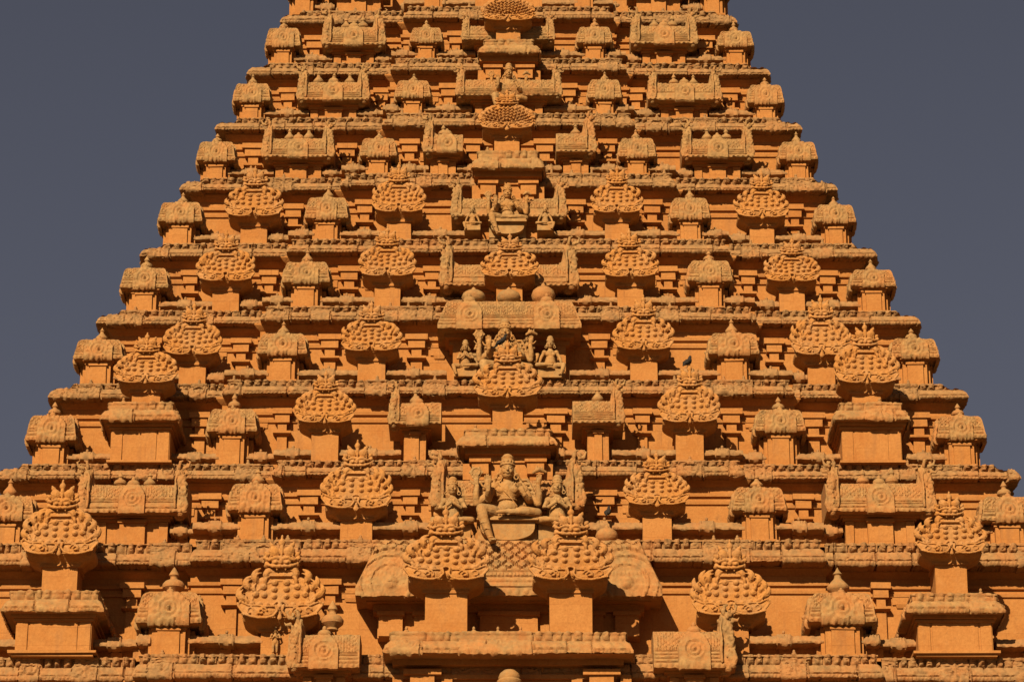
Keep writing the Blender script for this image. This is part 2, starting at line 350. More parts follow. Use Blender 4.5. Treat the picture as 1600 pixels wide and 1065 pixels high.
# ------------------------------------------------------------------ unit carvings
def knob(mb, x, z, r, y=0.0, d=.7):
    mb.ell((x, y, z), (r, r * d, r), seg=12, ring=6); mb.ell((x, y - r * d * .75, z), (r * .42, r * .4, r * .42), seg=8, ring=5)
def leaf(mb, x, z, ang, L, wd, y=0.0, curl=0.0, th=.05):
    # pointed flame leaf growing in direction ang
    n = 7; pts = []; rad = []
    for i in range(n):
        t = i / (n - 1); a = ang + curl * t * t
        pts.append((x + math.cos(a) * L * t, y - .01 * math.sin(t * 3), z + math.sin(a) * L * t)); rad.append(wd * (math.sin(math.pi * (0.18 + .78 * t)) ** .8) * (1 - .35 * t) + .006)
    mb.tube(pts, rad, seg=8)
def fan_mesh(v, seed):
    r = random.Random(seed); mb = MB(); scales = (v == 'scales')
    n = 40; out = []
    for i in range(n):
        a = 2 * math.pi * i / n; c, s = math.cos(a), math.sin(a)
        x = .43 * (abs(c) ** .75) * (1 if c > 0 else -1); z = .24 + (.37 if s > 0 else .2) * (abs(s) ** .78) * (1 if s > 0 else -1)
        out.append((x, z))
    lay = [(.012, .86), (.02, .95), (.06, 1.0), (.34, 1.0)]
    rows = np.array([[(x * k, y0, .26 + (z - .26) * k) for x, z in out] for y0, k in lay])
    cen = np.array([[(0, .0, .26)] * n]); back = np.array([[(0, .34, .26)] * n])
    mb.grid(np.concatenate([cen, rows, back], 0).transpose(1, 0, 2)[::-1], wrap=True)
    loft = [(.12, .44, .03, .40), (.06, .45, .03, .42), (.02, .44, .06, .44), (-.01, .41, .10, .46), (-.04, .36, .14, .48), (-.07, .30, .16, .48), (-.10, .27, .165, .48)]
    sec = []
    for z, hw, y0, y1 in loft:
        sec.append([(-hw, y0 + .06, z), (-hw * .9, y0, z), (0, y0 - .01, z), (hw * .9, y0, z), (hw, y0 + .06, z), (hw, y1, z), (-hw, y1, z)])
    cz = np.array(sec); capt = np.array([[(0, .2, .12)] * 7]); capb = np.array([[(0, .3, -.10)] * 7])
    mb.grid(np.concatenate([capt, cz, capb], 0).transpose(1, 0, 2), wrap=True)
    # makara lobes at the foot: flat, rimmed, pointed outwards
    for s in (-1, 1):
        dz = r.uniform(-.01, .015)
        pts = [(s * .06, -.0, .10), (s * .13, -.01, .085), (s * .21, -.01, .085), (s * .30, -.01, .095), (s * .38, .0, .12), (s * .45, .01, .16), (s * (.49 + dz), .02, .215)]
        mb.tube([(a_, b_ + .0, c_ + .012) for a_, b_, c_ in pts], [.055, .088, .096, .092, .074, .048, .016], seg=10, sq=.5)
        rim = [(s * .045, -.05, .17), (s * .03, -.05, .10), (s * .07, -.06, .04), (s * .15, -.065, .012), (s * .25, -.065, .012), (s * .35, -.055, .035), (s * .43, -.03, .085), (s * .495, .0, .19), (s * .47, -.01, .235)]
        mb.tube(rim, .017, seg=6)
        mb.arc((s * .20, .085), .055, R(20), R(200) , .011, y=-.065); mb.arc((s * .215, .09), .026, R(0), R(300), .010, y=-.07)
        mb.arc((s * .34, .11), .035, R(10), R(260), .010, y=-.055)
        mb.tube([(s * .07, -.04, .165), (s * .16, -.065, .155), (s * .26, -.055, .175), (s * .36, -.045, .175), (s * .44, -.01, .225)], .013, seg=6)
        for q in range(18):
            x = .05 + q * .023; mb.ell((s * x, -.045, .012 + .55 * max(0, (x - .22)) ** 1.6), (.009, .03, .013), seg=6, ring=4)
    if scales:
        for j, rr in enumerate((.10, .17, .24, .31, .38, .45)):
            nn = 6 + j * 3
            for i in range(nn):
                a = R(-2) + R(184) * (i + .5 * (j % 2)) / (nn - .5)
                x, z = rr * .98 * math.cos(a), .17 + rr * 1.02 * math.sin(a)
                mb.tube([(x, .02 - .008 * (5 - j), z), (x * 1.09, -.012 - .008 * (5 - j), .17 + (z - .17) * 1.09), (x * 1.17, -.025 - .008 * (5 - j), .17 + (z - .17) * 1.17)], [.026, .034, .016], seg=8, sq=.6)
                mb.ell((x * 1.08, -.04 - .008 * (5 - j), .17 + (z - .17) * 1.08), (.011, .012, .011), seg=6, ring=4)
    else:
        m = r.randint(0, 1)
        rows_ = [(.145, 4 + m), (.232, 6 + m), (.318, 8 + m)]
        a0, a1 = R(6), R(174)
        for j, (rr, nn) in enumerate(rows_):
            if j: mb.arc((0, .17), rr - .041, R(2), R(178), .0055, y=.012)
            for i in range(nn):
                a = a0 + (a1 - a0) * i / (nn - 1)
                mb_r = .034 + .003 * j; x, z = rr * 1.06 * math.cos(a), .175 + rr * math.sin(a)
                mb.ell((x, .0, z), (mb_r, .030, mb_r), seg=14, ring=8)
                mb.ell((x, -.026, z), (mb_r * .40, .012, mb_r * .40), seg=8, ring=5)
        mb.arc((0, .17), .345, R(-2), R(182), .010, y=.006)
        for s in (-1, 1):
            for i in range(6):
                a = R(8 + 13 * i); x = .355 * math.cos(a) * s * 1.04; z = .17 + .355 * math.sin(a)
                if i % 2 == 0: leaf(mb, x * .98, z, (a if s > 0 else math.pi - a) + s * .45, .10, .022, y=-.002, curl=s * .6)
    if v == 'face':
        mb.arc((0, .16), .082, R(-20), R(200), .012, y=-.012); mb.ell((0, -.02, .16), (.043, .045, .052)); mb.ell((0, -.065, .15), (.010, .018, .016), seg=6, ring=4)
        for s in (-1, 1): mb.ell((s * .018, -.055, .17), (.010, .010, .006), seg=6, ring=4); mb.ell((s * .045, -.01, .15), (.012, .02, .026), seg=6, ring=5)
        mb.tube([(0, -.02, .1), (0, -.02, .02)], [.016, .03], seg=8, sq=.7); mb.ell((0, -.02, .212), (.026, .025, .016))
    elif v == 'open':
        mb.arc((0, .15), .058, R(-35), R(215), .018, y=-.026); mb.arc((0, .15), .032, R(-35), R(215), .008, y=.0)
        for s in (-1, 1): mb.tube([(s * .045, -.012, .12), (s * .06, -.02, .04), (s * .09, -.02, .0)], .014, seg=6)
    else:
        mb.arc((0, .16), .07, R(-10), R(190), .011, y=-.012); mb.ell((0, -.02, .155), (.045, .04, .042)); mb.ell((0, -.055, .155), (.018, .02, .018), seg=8, ring=5)
        for q in range(10): mb.ell((.038 * math.cos(q * .63), -.04, .155 + .036 * math.sin(q * .63)), (.010, .014, .010), seg=6, ring=4)
        mb.tube([(0, -.02, .1), (0, -.02, .01)], [.02, .042], seg=8, sq=.6)
    nl = r.choice((4, 5, 5))
    for s in (-1, 1):
        for i in range(nl):
            a = R(6 + 66 * i / (nl - 1)) + r.uniform(-.04, .04)
            x = .41 * math.cos(a) ** .75; z = .22 + .35 * math.sin(a) ** .8
            d = a + .30 if s > 0 else math.pi - a - .35; L = r.uniform(.15, .20)
            leaf(mb, s * x, z, d, L, .050, y=.02, curl=s * r.uniform(.5, 1.1))
            leaf(mb, s * x, z, d + s * .1, L * .7, .015, y=-.012, curl=s * .8)
            mb.ell((s * x * 1.06, -.022, z + .035), (.014, .014, .014), seg=6, ring=4)
    mb.box(-.14, .14, -.02, .2, .585, .61); mb.box(-.115, .115, -.005, .2, .60, .68); mb.box(-.13, .13, -.03, .2, .562, .578)
    return mb.mesh('fan', M_FAN, remesh=.0068, sm=0, rough=.3)
def crest_mesh(seed):
    r = random.Random(seed); mb = MB()
    mb.ell((0, .1, .075), (.16, .16, .09)); mb.ell((0, .08, .14), (.13, .13, .06))
    for s in (-1, 1):
        mb.ell((s * .065, -.045, .085), (.052, .05, .046)); mb.ell((s * .065, -.09, .075), (.022, .02, .02), seg=8, ring=6)   # bulging eyes
        mb.tube([(s * .01, -.07, .135), (s * .07, -.08, .145), (s * .14, -.05, .12), (s * .185, -.01, .155)], [.02, .026, .024, .010], seg=8)  # brows
        mb.tube([(s * .02, -.07, .02), (s * .09, -.06, .028), (s * .15, -.03, .06), (s * .19, 0, .10)], [.024, .024, .022, .012], seg=8)       # curling lip
        mb.ell((s * .16, .03, .07), (.05, .06, .05)); mb.ell((s * .05, -.055, -.005), (.012, .012, .03), seg=6, ring=5)
        mb.ell((s * .085, -.03, .245), (.066, .06, .085), rot=(0, s * .3, 0)); mb.ell((s * .115, -.02, .335), (.032, .035, .045), rot=(0, s * .5, 0)); mb.ell((s * .135, -.015, .375), (.015, .018, .025), seg=8, ring=6); mb.ell((s * .175, .0, .22), (.03, .03, .045), rot=(0, s * .7, 0))
        for q in range(3): mb.arc((s * .09, .19 + q * .032), .048, R(200), R(340), .007, y=-.055, n=6)
        mb.tube([(s * .15, 0, .13), (s * .2, 0, .17), (s * .19, 0, .21)], [.035, .028, .012], seg=8)
    mb.ell((0, -.06, .10), (.026, .045, .05)); mb.ell((0, -.05, .27), (.028, .03, .09)); mb.ell((0, -.04, .37), (.042, .042, .06)); mb.ell((0, -.04, .445), (.016, .018, .045))
    mb.tube([(0, -.07, .13), (0, -.07, .24)], .013, seg=6)
    for q in range(5): mb.ell(((q - 2) * .035, -.05, .168), (.018, .018, .02), seg=6, ring=5)
    return mb.mesh('crest', M_FAN, remesh=.008, sm=0, rough=.5)
FANS = {'face': [fan_mesh('face', 1), fan_mesh('face', 2)], 'open': [fan_mesh('open', 3), fan_mesh('open', 4), fan_mesh('open', 8)], 'knob': [fan_mesh('knob', 5), fan_mesh('knob', 7)], 'scales': [fan_mesh('scales', 6)]}
CRESTS = [crest_mesh(1)]

def dome_mesh(seed):
    r = random.Random(seed); nf = 72; nv = 44; mb = MB()
    P0 = np.array([(-.05, 0), (0, 0), (0, .07), (-.008, .085), (-.02, .13), (-.03, .2), (-.045, .28), (-.06, .36), (-.085, .42), (-.13, .462), (-.21, .485), (-.5, .50)])
    q, nn, V = resample(P0, nv)
    for side in range(4):
        t = np.linspace(-1, 1, nf)[:, None]; hw = .5 + q[:, 0]; X = t * hw[None, :]; V2 = np.broadcast_to(V[None, :], X.shape); Zq = np.broadcast_to(q[:, 1][None, :], X.shape)
        rel = np.zeros_like(X)
        # bead row, grooves, hatch
        bx = ((X / .09 + .5) % 1 - .5) * .09; rel += .022 * np.clip(1 - (bx / .03) ** 2 - ((Zq - .045) / .03) ** 2, 0, 1) ** .5 * (Zq < .09)
        rel -= .03 * (np.abs(Zq - .10) < .014); rel -= .02 * (np.abs(Zq - .155) < .009) + .02 * (np.abs(Zq - .20) < .009)
        d1 = ((X + Zq * 1.2) / .085 + r.random()) % 1; d2 = ((X - Zq * 1.2) / .085 + r.random()) % 1
        ht = (np.minimum(np.minimum(d1, 1 - d1), np.minimum(d2, 1 - d2)) < .13) * (Zq > .24) * (Zq < .46); rel -= .022 * ht
        # corner scroll
        # medallion block, gable shaped
        mw = r.uniform(.24, .33); top_ = .44
        m = (np.abs(X) < mw * np.clip(1.08 - (np.clip(Zq - .2, 0, 1) / .24) ** 2 * .75, 0.1, 1)) & (Zq < top_)
        dd = np.hypot(X, (Zq - .20)); rg = .013 * np.cos(dd * 2 * np.pi / .085) * (dd < .2) + .035 * np.clip(1 - (dd / .04) ** 2, 0, 1); rg += .010 * np.sin(np.arctan2(Zq - .2, X) * 14) * (dd > .19) * (dd < .25)
        rel = np.where(m, .045 + rg + .02 * (fbm(X, Zq, .05, seed) - .5), rel)
        rel += .032 * (fbm(X + side * 3, Zq, .12, seed + 4) - .5) * (Zq > .05) + .02 * (fbm(X + side * 5, Zq, .035, seed + 14, 2) - .5)
        rel *= np.clip((1 - np.abs(t)) * nf / 5, 0, 1)
        D = q[:, 0][None, :] + nn[:, 0][None, :] * rel; Zz = Zq + nn[:, 1][None, :] * rel + .014 * (vnoise(X + side, X * 0, .06, seed + 8) - .5) * (Zq < .03)
        Y = -(.5 + D); S = np.stack([X, Y, Zz], -1)
        a = side * math.pi / 2; Mx = np.array(Matrix.Rotation(a, 3, 'Z')); mb.grid(S @ Mx.T)
        mb.ell(tuple(Mx @ np.array((0, -.41, .46))), (.06, .04, .045)); mb.ell(tuple(Mx @ np.array((0, -.41, .505))), (.025, .025, .025))
    mb.add([(-.46, -.46, .004), (.46, -.46, .004), (.46, .46, .004), (-.46, .46, .004)], [(0, 3, 2, 1)])
    return mb.mesh('dome', M_ROOF, 45)
DOMES = [dome_mesh(20 + i) for i in range(5)]
def pot_mesh(v):
    mb = MB()
    P = [[(0, 0), (.28, 0), (.26, .08), (.5, .22), (.52, .34), (.40, .46), (.18, .54), (.16, .62), (.24, .68), (.2, .76), (.08, .92), (0, 1)],
         [(0, 0), (.30, 0), (.30, .06), (.48, .2), (.5, .3), (.32, .46), (.17, .58), (.14, .7), (.22, .74), (.1, .85), (0, 1)],
         [(0, 0), (.2, 0), (.3, .05), (.52, .22), (.58, .42), (.5, .62), (.3, .76), (.12, .82), (.1, .9), (0, 1)]][v]
    P = np.array(P); t = np.linspace(0, len(P) - 1, 30); P = np.stack([np.interp(t, range(len(P)), P[:, 0]), np.interp(t, range(len(P)), P[:, 1])], 1)
    mb.lathe(P[::1], seg=20); return fixn(mb.mesh('pot', M_ROOF, 60))
POTS = [pot_mesh(0), pot_mesh(1), pot_mesh(2)]

def horn_mesh(seed):
    # upswept gable end of a barrel roof, inner side towards +x; unit height about 1, ridge at about .55
    r = random.Random(seed); mb = MB()
    # concave sweep from the ridge up to the tip, as a thick curved sheet
    n = 14; v = []
    for y in (.02, .42):
        for i in range(n + 1):
            t = i / n; v.append((.08 + .27 * t, y + .04, .53 + .30 * (1 - t) ** 1.9)); 
        for i in range(n + 1): v.append((.08 + .27 * (1 - i / n), y, .25))
    m = 2 * n + 2; f = [(i, (i + 1) % m, m + (i + 1) % m, m + i) for i in range(m)] + [tuple(range(m))[::-1], tuple(range(m, 2 * m))]
    mb.add(v, f)
    mb.tube([(.0, .02, .02), (-.03, .02, .2), (-.02, .03, .45), (.03, .05, .68), (.08, .1, .86), (.06, .12, .95)], [.15, .17, .12, .15, .13, .10], seg=12)
    mb.tube([(.05, .30, .05), (.04, .32, .35), (.06, .3, .6), (.08, .26, .85)], [.2, .22, .2, .12], seg=12)
    mb.tube([(.15, -.14, .06), (.17, -.15, .25), (.15, -.13, .48), (.17, -.09, .70), (.13, -.04, .86)], [.035, .04, .035, .03, .02], seg=8)
    mb.tube([(-.10, -.10, .0), (-.17, -.11, .12), (-.14, -.12, .25)], [.07, .06, .03], seg=8)
    for q in range(6):
        z = .12 + q * .125; mb.ell((-.04 + r.uniform(-.03, .03), -.105 + .014 * q, z), (r.uniform(.08, .12), .055, .065), rot=(0, r.uniform(-.3, .3), 0), seg=12, ring=8)
        mb.ell((-.15 + .02 * q, -.04, z + .05), (.05, .08, .04), rot=(0, .5, 0), seg=8, ring=6); mb.ell((.02 + r.uniform(-.05, .05), -.16 + .015 * q, z + .03), (.02, .02, .025), seg=8, ring=6)
    for q in range(22):
        mb.ell((.05 + r.uniform(-.20, .14), r.uniform(-.06, .2), r.uniform(.80, 1.08)), (r.uniform(.025, .06), .05, r.uniform(.025, .07)), rot=(0, r.uniform(-1, 1), 0), seg=8, ring=6)
    mb.tube([(-.05, -.02, .98), (-.18, -.05, 1.02), (-.22, -.05, 1.12), (-.15, -.05, 1.15)], [.05, .04, .03, .015], seg=8); mb.tube([(.08, 0, 1.0), (.06, -.04, 1.12), (-.01, -.05, 1.14)], [.05, .04, .02], seg=8)
    mb.tube([(-.12, -.05, .86), (-.24, -.08, .84), (-.27, -.08, .90)], [.04, .03, .012], seg=8)
    return mb.mesh('horned_gable', M_ROOF, remesh=.015, sm=0)
HORNS = [horn_mesh(3), horn_mesh(8), horn_mesh(12)]

def barrel_roof(w, h, depth, seed, meds=(0.0,), res=.022, big=False, lean=0.0, sides=True):
    # barrel roof w wide, h high, front at y=0, eave at z=0
    r = random.Random(seed); mb = MB(); nv = max(20, int(h * 1.25 / res))
    P0 = np.array([(-.04, 0), (0, 0), (0, .10), (-.02, .13), (-.04, .25), (-.06, .40), (-.10, .58), (-.17, .76), (-.28, .90), (-.40, .97), (-.62, 1.0), (-1.0, 1.0)]) * np.array([h * .8, h])
    if big: P0 = np.array([(-.04, 0), (0, 0), (0, .16), (-.02, .18), (-.05, .3), (-.09, .5), (-.14, .75), (-.20, .97), (-.3, 1.0), (-1, 1.0)]) * np.array([h, h])
    q, nn, V = resample(P0, nv); nx = int(w / res)
    t = np.linspace(-1, 1, nx)[:, None]; hw = w / 2 - lean * np.clip(q[:, 1] - .15 * h, 0, 9); X = t * hw[None, :]; Zq = np.broadcast_to(q[:, 1][None, :], X.shape); v = Zq / h
    rel = np.zeros_like(X); k = h
    per = .13 if not big else .2; bx = ((X / per + .5) % 1 - .5) * per; rel += .03 * np.clip(1 - (bx / (.3 * per)) ** 2 - ((v - .065) / .045) ** 2, 0, 1) ** .5
    rel -= .035 * (np.abs(v - .14) < .02) + .028 * (np.abs(v - .24) < .016) + .028 * (np.abs(v - .33) < .016) + .028 * (np.abs(v - .41) < .014)
    s = .14 if not big else .30; d1 = ((X + Zq * 1.3) / s) % 1; d2 = ((X - Zq * 1.3) / s) % 1
    rel -= (.035 if not big else .06) * (np.minimum(np.minimum(d1, 1 - d1), np.minimum(d2, 1 - d2)) < .09) * (v > .46) * (v < .95); rel += .015 * (v > .46) * (v < .95)
    if big:
        for sg in (-1, 1):
            cx = sg * (w / 2 - .55 * h); dd = np.hypot(X - cx, (Zq - .22 * h)); wv = fbm(X, Zq, .05, seed + 5, 2) - .5
            rel = np.where(dd < .66 * h, .03 + .03 * wv, rel); rel = rel + .05 * (np.abs(dd - .62 * h) < .045 * h) * (.7 + .6 * (np.sin(np.arctan2(Zq - .22 * h, X - cx) * 26) > 0)) + .035 * (np.abs(dd - .48 * h) < .02 * h) + .03 * (np.abs(dd - .33 * h) < .025 * h) + .09 * np.clip(1 - (dd / (.12 * h)) ** 2, 0, 1)
        rel += .018 * (np.abs((X / .09) % 1 - .5) < .3) * (np.abs(v - .375) < .03)
    for mx in meds:
        mw = .23 * h + .10 if not big else .36; cx = mx * w / 2
        m = (np.abs(X - cx) < mw * np.clip(1.12 - (np.clip(v - .45, 0, 1) / .5) ** 2 * .8, .1, 1.1)) & (v < .96)
        dd = np.hypot(X - cx, Zq - .45 * h); rg = .02 * np.cos(dd * 2 * np.pi / (.11 if not big else .16)) * (dd < .8 * mw) + .05 * np.clip(1 - (dd / .07) ** 2, 0, 1)
        rel = np.where(m, (.06 if not big else .035) + rg + .03 * (fbm(X, Zq, .07, seed) - .5), rel)
    rel += .025 * (fbm(X, Zq, .2, seed + 4) - .5) + .02 * (fbm(X, Zq, .05, seed + 14, 2) - .5)
    rel *= np.clip((1 - np.abs(t)) * nx / 4, 0, 1)
    D = q[:, 0][None, :] + nn[:, 0][None, :] * rel; Zz = Zq + nn[:, 1][None, :] * rel + .025 * (vnoise(X, X * 0, .09, seed + 8) - .5) * (v < .04)
    Y = -D; S = np.stack([X, Y, Zz], -1); mb.grid(S)
    for i in (0, -1):
        A = S[i]; B = A.copy(); B[:, 1] = depth; mb.grid(np.stack([B, A], 1) if i == 0 else np.stack([A, B], 1))
    mb.add([(-w / 2, .03 * h, .003), (w / 2, .03 * h, .003), (w / 2, depth, .003), (-w / 2, depth, .003)], [(0, 3, 2, 1)])
    for mx in meds: mb.ell((mx * w / 2, .22 * h, h * .97), (.10 + .06 * h, .08, .10)); mb.ell((mx * w / 2, .22 * h, h * 1.1), (.05, .05, .07))
    return mb.mesh('roof', M_ROOF, 45)

def slab_roof(w, h, depth, seed):
    # porch roof: short cornice slab with front and two side faces; front lip at y=0
    mb = MB(); P0 = np.array([(-.03, 0), (0, .01), (0, .14 * h), (-.02, .2 * h), (-.06, .38 * h), (-.11, .52 * h), (-.16, .6 * h), (-.17, .62 * h), (-.17, .9 * h), (-.15, .92 * h), (-.15, h), (-.2, h)])
    q, nn, V = resample(P0, 22)
    for side in range(3):
        L = w if side == 0 else depth * 2; half = L / 2; nx = int(L / .028)
        t = np.linspace(-1, 1, nx)[:, None]; hw = half + q[:, 0]; X = t * hw[None, :]; V2 = np.broadcast_to(V[None, :], X.shape)
        rel, meds = relief_cornice(X, V2, h, seed + side, half); rel = rel * np.where(V2 > .6, .45, 1) * np.clip((1 - np.abs(t)) * nx / 4, 0, 1)
        D = q[:, 0][None, :] + nn[:, 0][None, :] * rel; Zz = q[:, 1][None, :] + nn[:, 1][None, :] * rel + .03 * (vnoise(X, X * 0, .09, seed) - .5) * (V2 < .08)
        if side == 0:
            S = np.stack([X, -D, Zz], -1)
            for cx, wd in meds:
                if abs(cx) < half - .3: [mb.ell((cx + e * wd * .2, .2, h * (1.02 - .08 * abs(e))), (wd * .11, .06, .055), seg=8, ring=6) for e in (-1, 0, 1)]; mb.ell((cx, .2, h + .09), (.035, .04, .05), seg=8, ring=6)
        elif side == 1: S = np.stack([w / 2 + D, depth + X, Zz], -1)
        else: S = np.stack([-w / 2 - D, depth - X, Zz], -1)
        mb.grid(S)
    mb.add([(-w / 2 + .03, .03, .006), (w / 2 - .03, .03, .006), (w / 2 - .03, depth, .006), (-w / 2 + .03, depth, .006)], [(0, 3, 2, 1)])
    mb.add([(-w / 2 + .3, .28, h * .99), (w / 2 - .3, .28, h * .99), (w / 2 - .3, depth, h * .99), (-w / 2 + .3, depth, h * .99)], [(0, 1, 2, 3)])
    return mb.mesh('roof', M_ROOF, 50)

# ------------------------------------------------------------------ parts placed on the tower
def body_mesh(w, d, h, base=True, flank=True):
    # shrine body, front at y=0, foot at z=0
    w = w * 1.0
    mb = MB(); hw = w / 2; j = .006
    mb.box(-hw, hw, 0, d, 0, h, j=j)
    pw = w * .66 / 2; mb.box(-pw, pw, -.055, .05, .0, h - .07, j=j)
    mb.box(-pw - .03, pw + .03, -.085, .05, h - .10, h - .045, j=j)
    mb.box(-hw - .03, hw + .03, -.03, d, h - .055, h + .03, j=j); mb.box(-hw - .07, hw + .07, -.10, d, h + .02, h + .10, j=j)
    if base: mb.box(-hw - .05, hw + .05, -.09, d, -.01, .055, j=j)
    if flank:
        for s in (-1, 1): mb.box(min(s * hw, s * (hw + .09)), max(s * hw, s * (hw + .09)), .16, d, 0, h, j=j); mb.box(min(s * hw, s * (hw + .18)), max(s * hw, s * (hw + .18)), .34, d, 0, h, j=j)
    return mb.mesh('body', M_WALL, 30)
EAVE = .15
def kuta(k, cx, w, yt, yb, fin=1.0):
    p = proj(k, xat(cx, yb, -W[k])); Yf = -(W[k] + p) + .24; Yl = Yf - EAVE
    zb = zat(yb, Yl); zt = zat(yt, Yl + .12); ww = wat(w, yb, Yl); x = xat(cx, yb, Yl); h = max(zt - zb, .3)
    foot = top(k) - .015
    b = put('domed_shrine', body_mesh(ww * .50, ww * .6, zb - foot - .06), tower, (x, Yf, foot))
    i = rnd.randrange(len(DOMES)); put('roof', DOMES[i], b, (x, Yl + ww / 2, zb), rnd.choice((0, 0, math.pi / 2, math.pi)), (ww * .985, ww, h / .53))
    if fin:
        s = .30 * ww / 1.2 * fin; put('finial', POTS[rnd.randrange(2)], b, (x + rnd.uniform(-.02, .02), Yl + ww * .42, zb + h * .96), 0, (s, s, s * rnd.uniform(1.2, 1.6)))
    return b
def fan(k, cx, w, yc, yb, ypb=None, kind=None, Yf=None, foot=None, crest=True, pw=None, rz=0):
    # yc: tip of the crest, yb: lower rim
    p = proj(k, xat(cx, yb, -W[k])); Yf = Yf if Yf is not None else -(W[k] + p) + .06
    zb = zat(yb, Yf); zc = zat(yc, Yf); ww = wat(w, yb, Yf); x = xat(cx, yb, Yf)
    kind = kind or rnd.choice(('face', 'open', 'knob', 'open')); me = rnd.choice(FANS[kind])
    sx = ww / .99; sz = (zc - zb) / 1.06 if crest else (zc - zb) / .66
    o = put('fan_ornament', me, tower, (x, Yf, zb), rnd.uniform(-.03, .03), (sx * rnd.choice((1, -1)), sx, sz))
    if crest: put('crest', CRESTS[0], o, (x + rnd.uniform(-.02, .02), Yf, zb + sz * .655), 0, (sx * 1.02, sx, sz * .92))
    foot = foot if foot is not None else top(k) - .015
    h = zb - .08 * sz - foot; pw = pw or ww * .46
    mb = MB(); y0 = .17 * sx
    mb.box(-pw / 2, pw / 2, 0, .9, 0, h, j=.006); mb.box(-pw / 2 - .04, pw / 2 + .04, -.04, .9, h - .05, h + .02, j=.005); mb.box(-pw / 2 - .03, pw / 2 + .03, -.03, .9, -.01, .04, j=.005)
    put('pedestal', mb.mesh('pedestal', M_WALL, 30), o, (x, Yf + y0, foot))
    return o
def shala(k, cx, w, yt, yb, ends=(1, 1), pots=2, body=.64, meds=(0.0,), Yadd=0, hornh=1.75, foot=None, seed=None):
    p = proj(k, xat(cx, yb, -W[k])); Yf = -(W[k] + p) + .36 + Yadd; Yl = Yf - .34
    zb = zat(yb, Yl); zt = zat(yt, Yl + .2); ww = wat(w, yb, Yl); x = xat(cx, yb, Yl); h = zt - zb
    foot = foot if foot is not None else top(k) - .015
    bw = ww * body; hb = zb - foot - .06; mb = MB(); j = .006
    mb.box(-bw / 2, bw / 2, .08, 1.2, 0, hb, j=j)
    cw = bw * .36; mb.box(-cw / 2, cw / 2, -.04, .2, 0, hb - .1, j=j); mb.box(-cw / 2 - .04, cw / 2 + .04, -.09, .2, hb - .11, hb - .04, j=j)
    for s in (-1, 1):
        xe = s * bw / 2; a, b_ = sorted((xe, xe - s * .2)); mb.box(a, b_, .02, .2, 0, hb - .06, j=j)
    mb.box(-bw / 2 - .05, bw / 2 + .05, 0.0, 1.2, hb - .05, hb + .02, j=j); mb.box(-bw / 2 - .12, bw / 2 + .12, -.08, 1.2, hb + .015, hb + .09, j=j)
    mb.box(-bw / 2 - .05, bw / 2 + .05, -.08, 1.2, -.01, .05, j=j)
    o = put('barrel_shrine', mb.mesh('body', M_WALL, 30), tower, (x, Yf, foot))
    put('roof', barrel_roof(ww, h, 1.2, seed or rnd.randrange(999), meds), o, (x, Yl, zb))
    for s, e in zip((-1, 1), ends):
        if e:
            hh = h * hornh * .84; put('horned_gable', rnd.choice(HORNS), o, (x + s * (ww / 2 - .13 * hh), Yl + .10, zb + .05 * hh), rnd.uniform(-.12, .12) + s * .12, (hh * .78 * (-s), hh * .72, hh))
    for i in range(pots):
        px = (i - (pots - 1) / 2) * ww * (.27 if pots == 2 else .22); s = .27 * min(1.1, h / .6)
        put('finial', POTS[rnd.randrange(2)], o, (x + px, Yl + .5 * h + .1, zb + h * .97), 0, (s, s, s * rnd.uniform(1.35, 1.7)))
    return o

# ------------------------------------------------------------------ cornices
for k in range(0, 14):
    put('cornice', build_cornice(k, 11 + k * 5), tower, (0, 0, Z[k]))

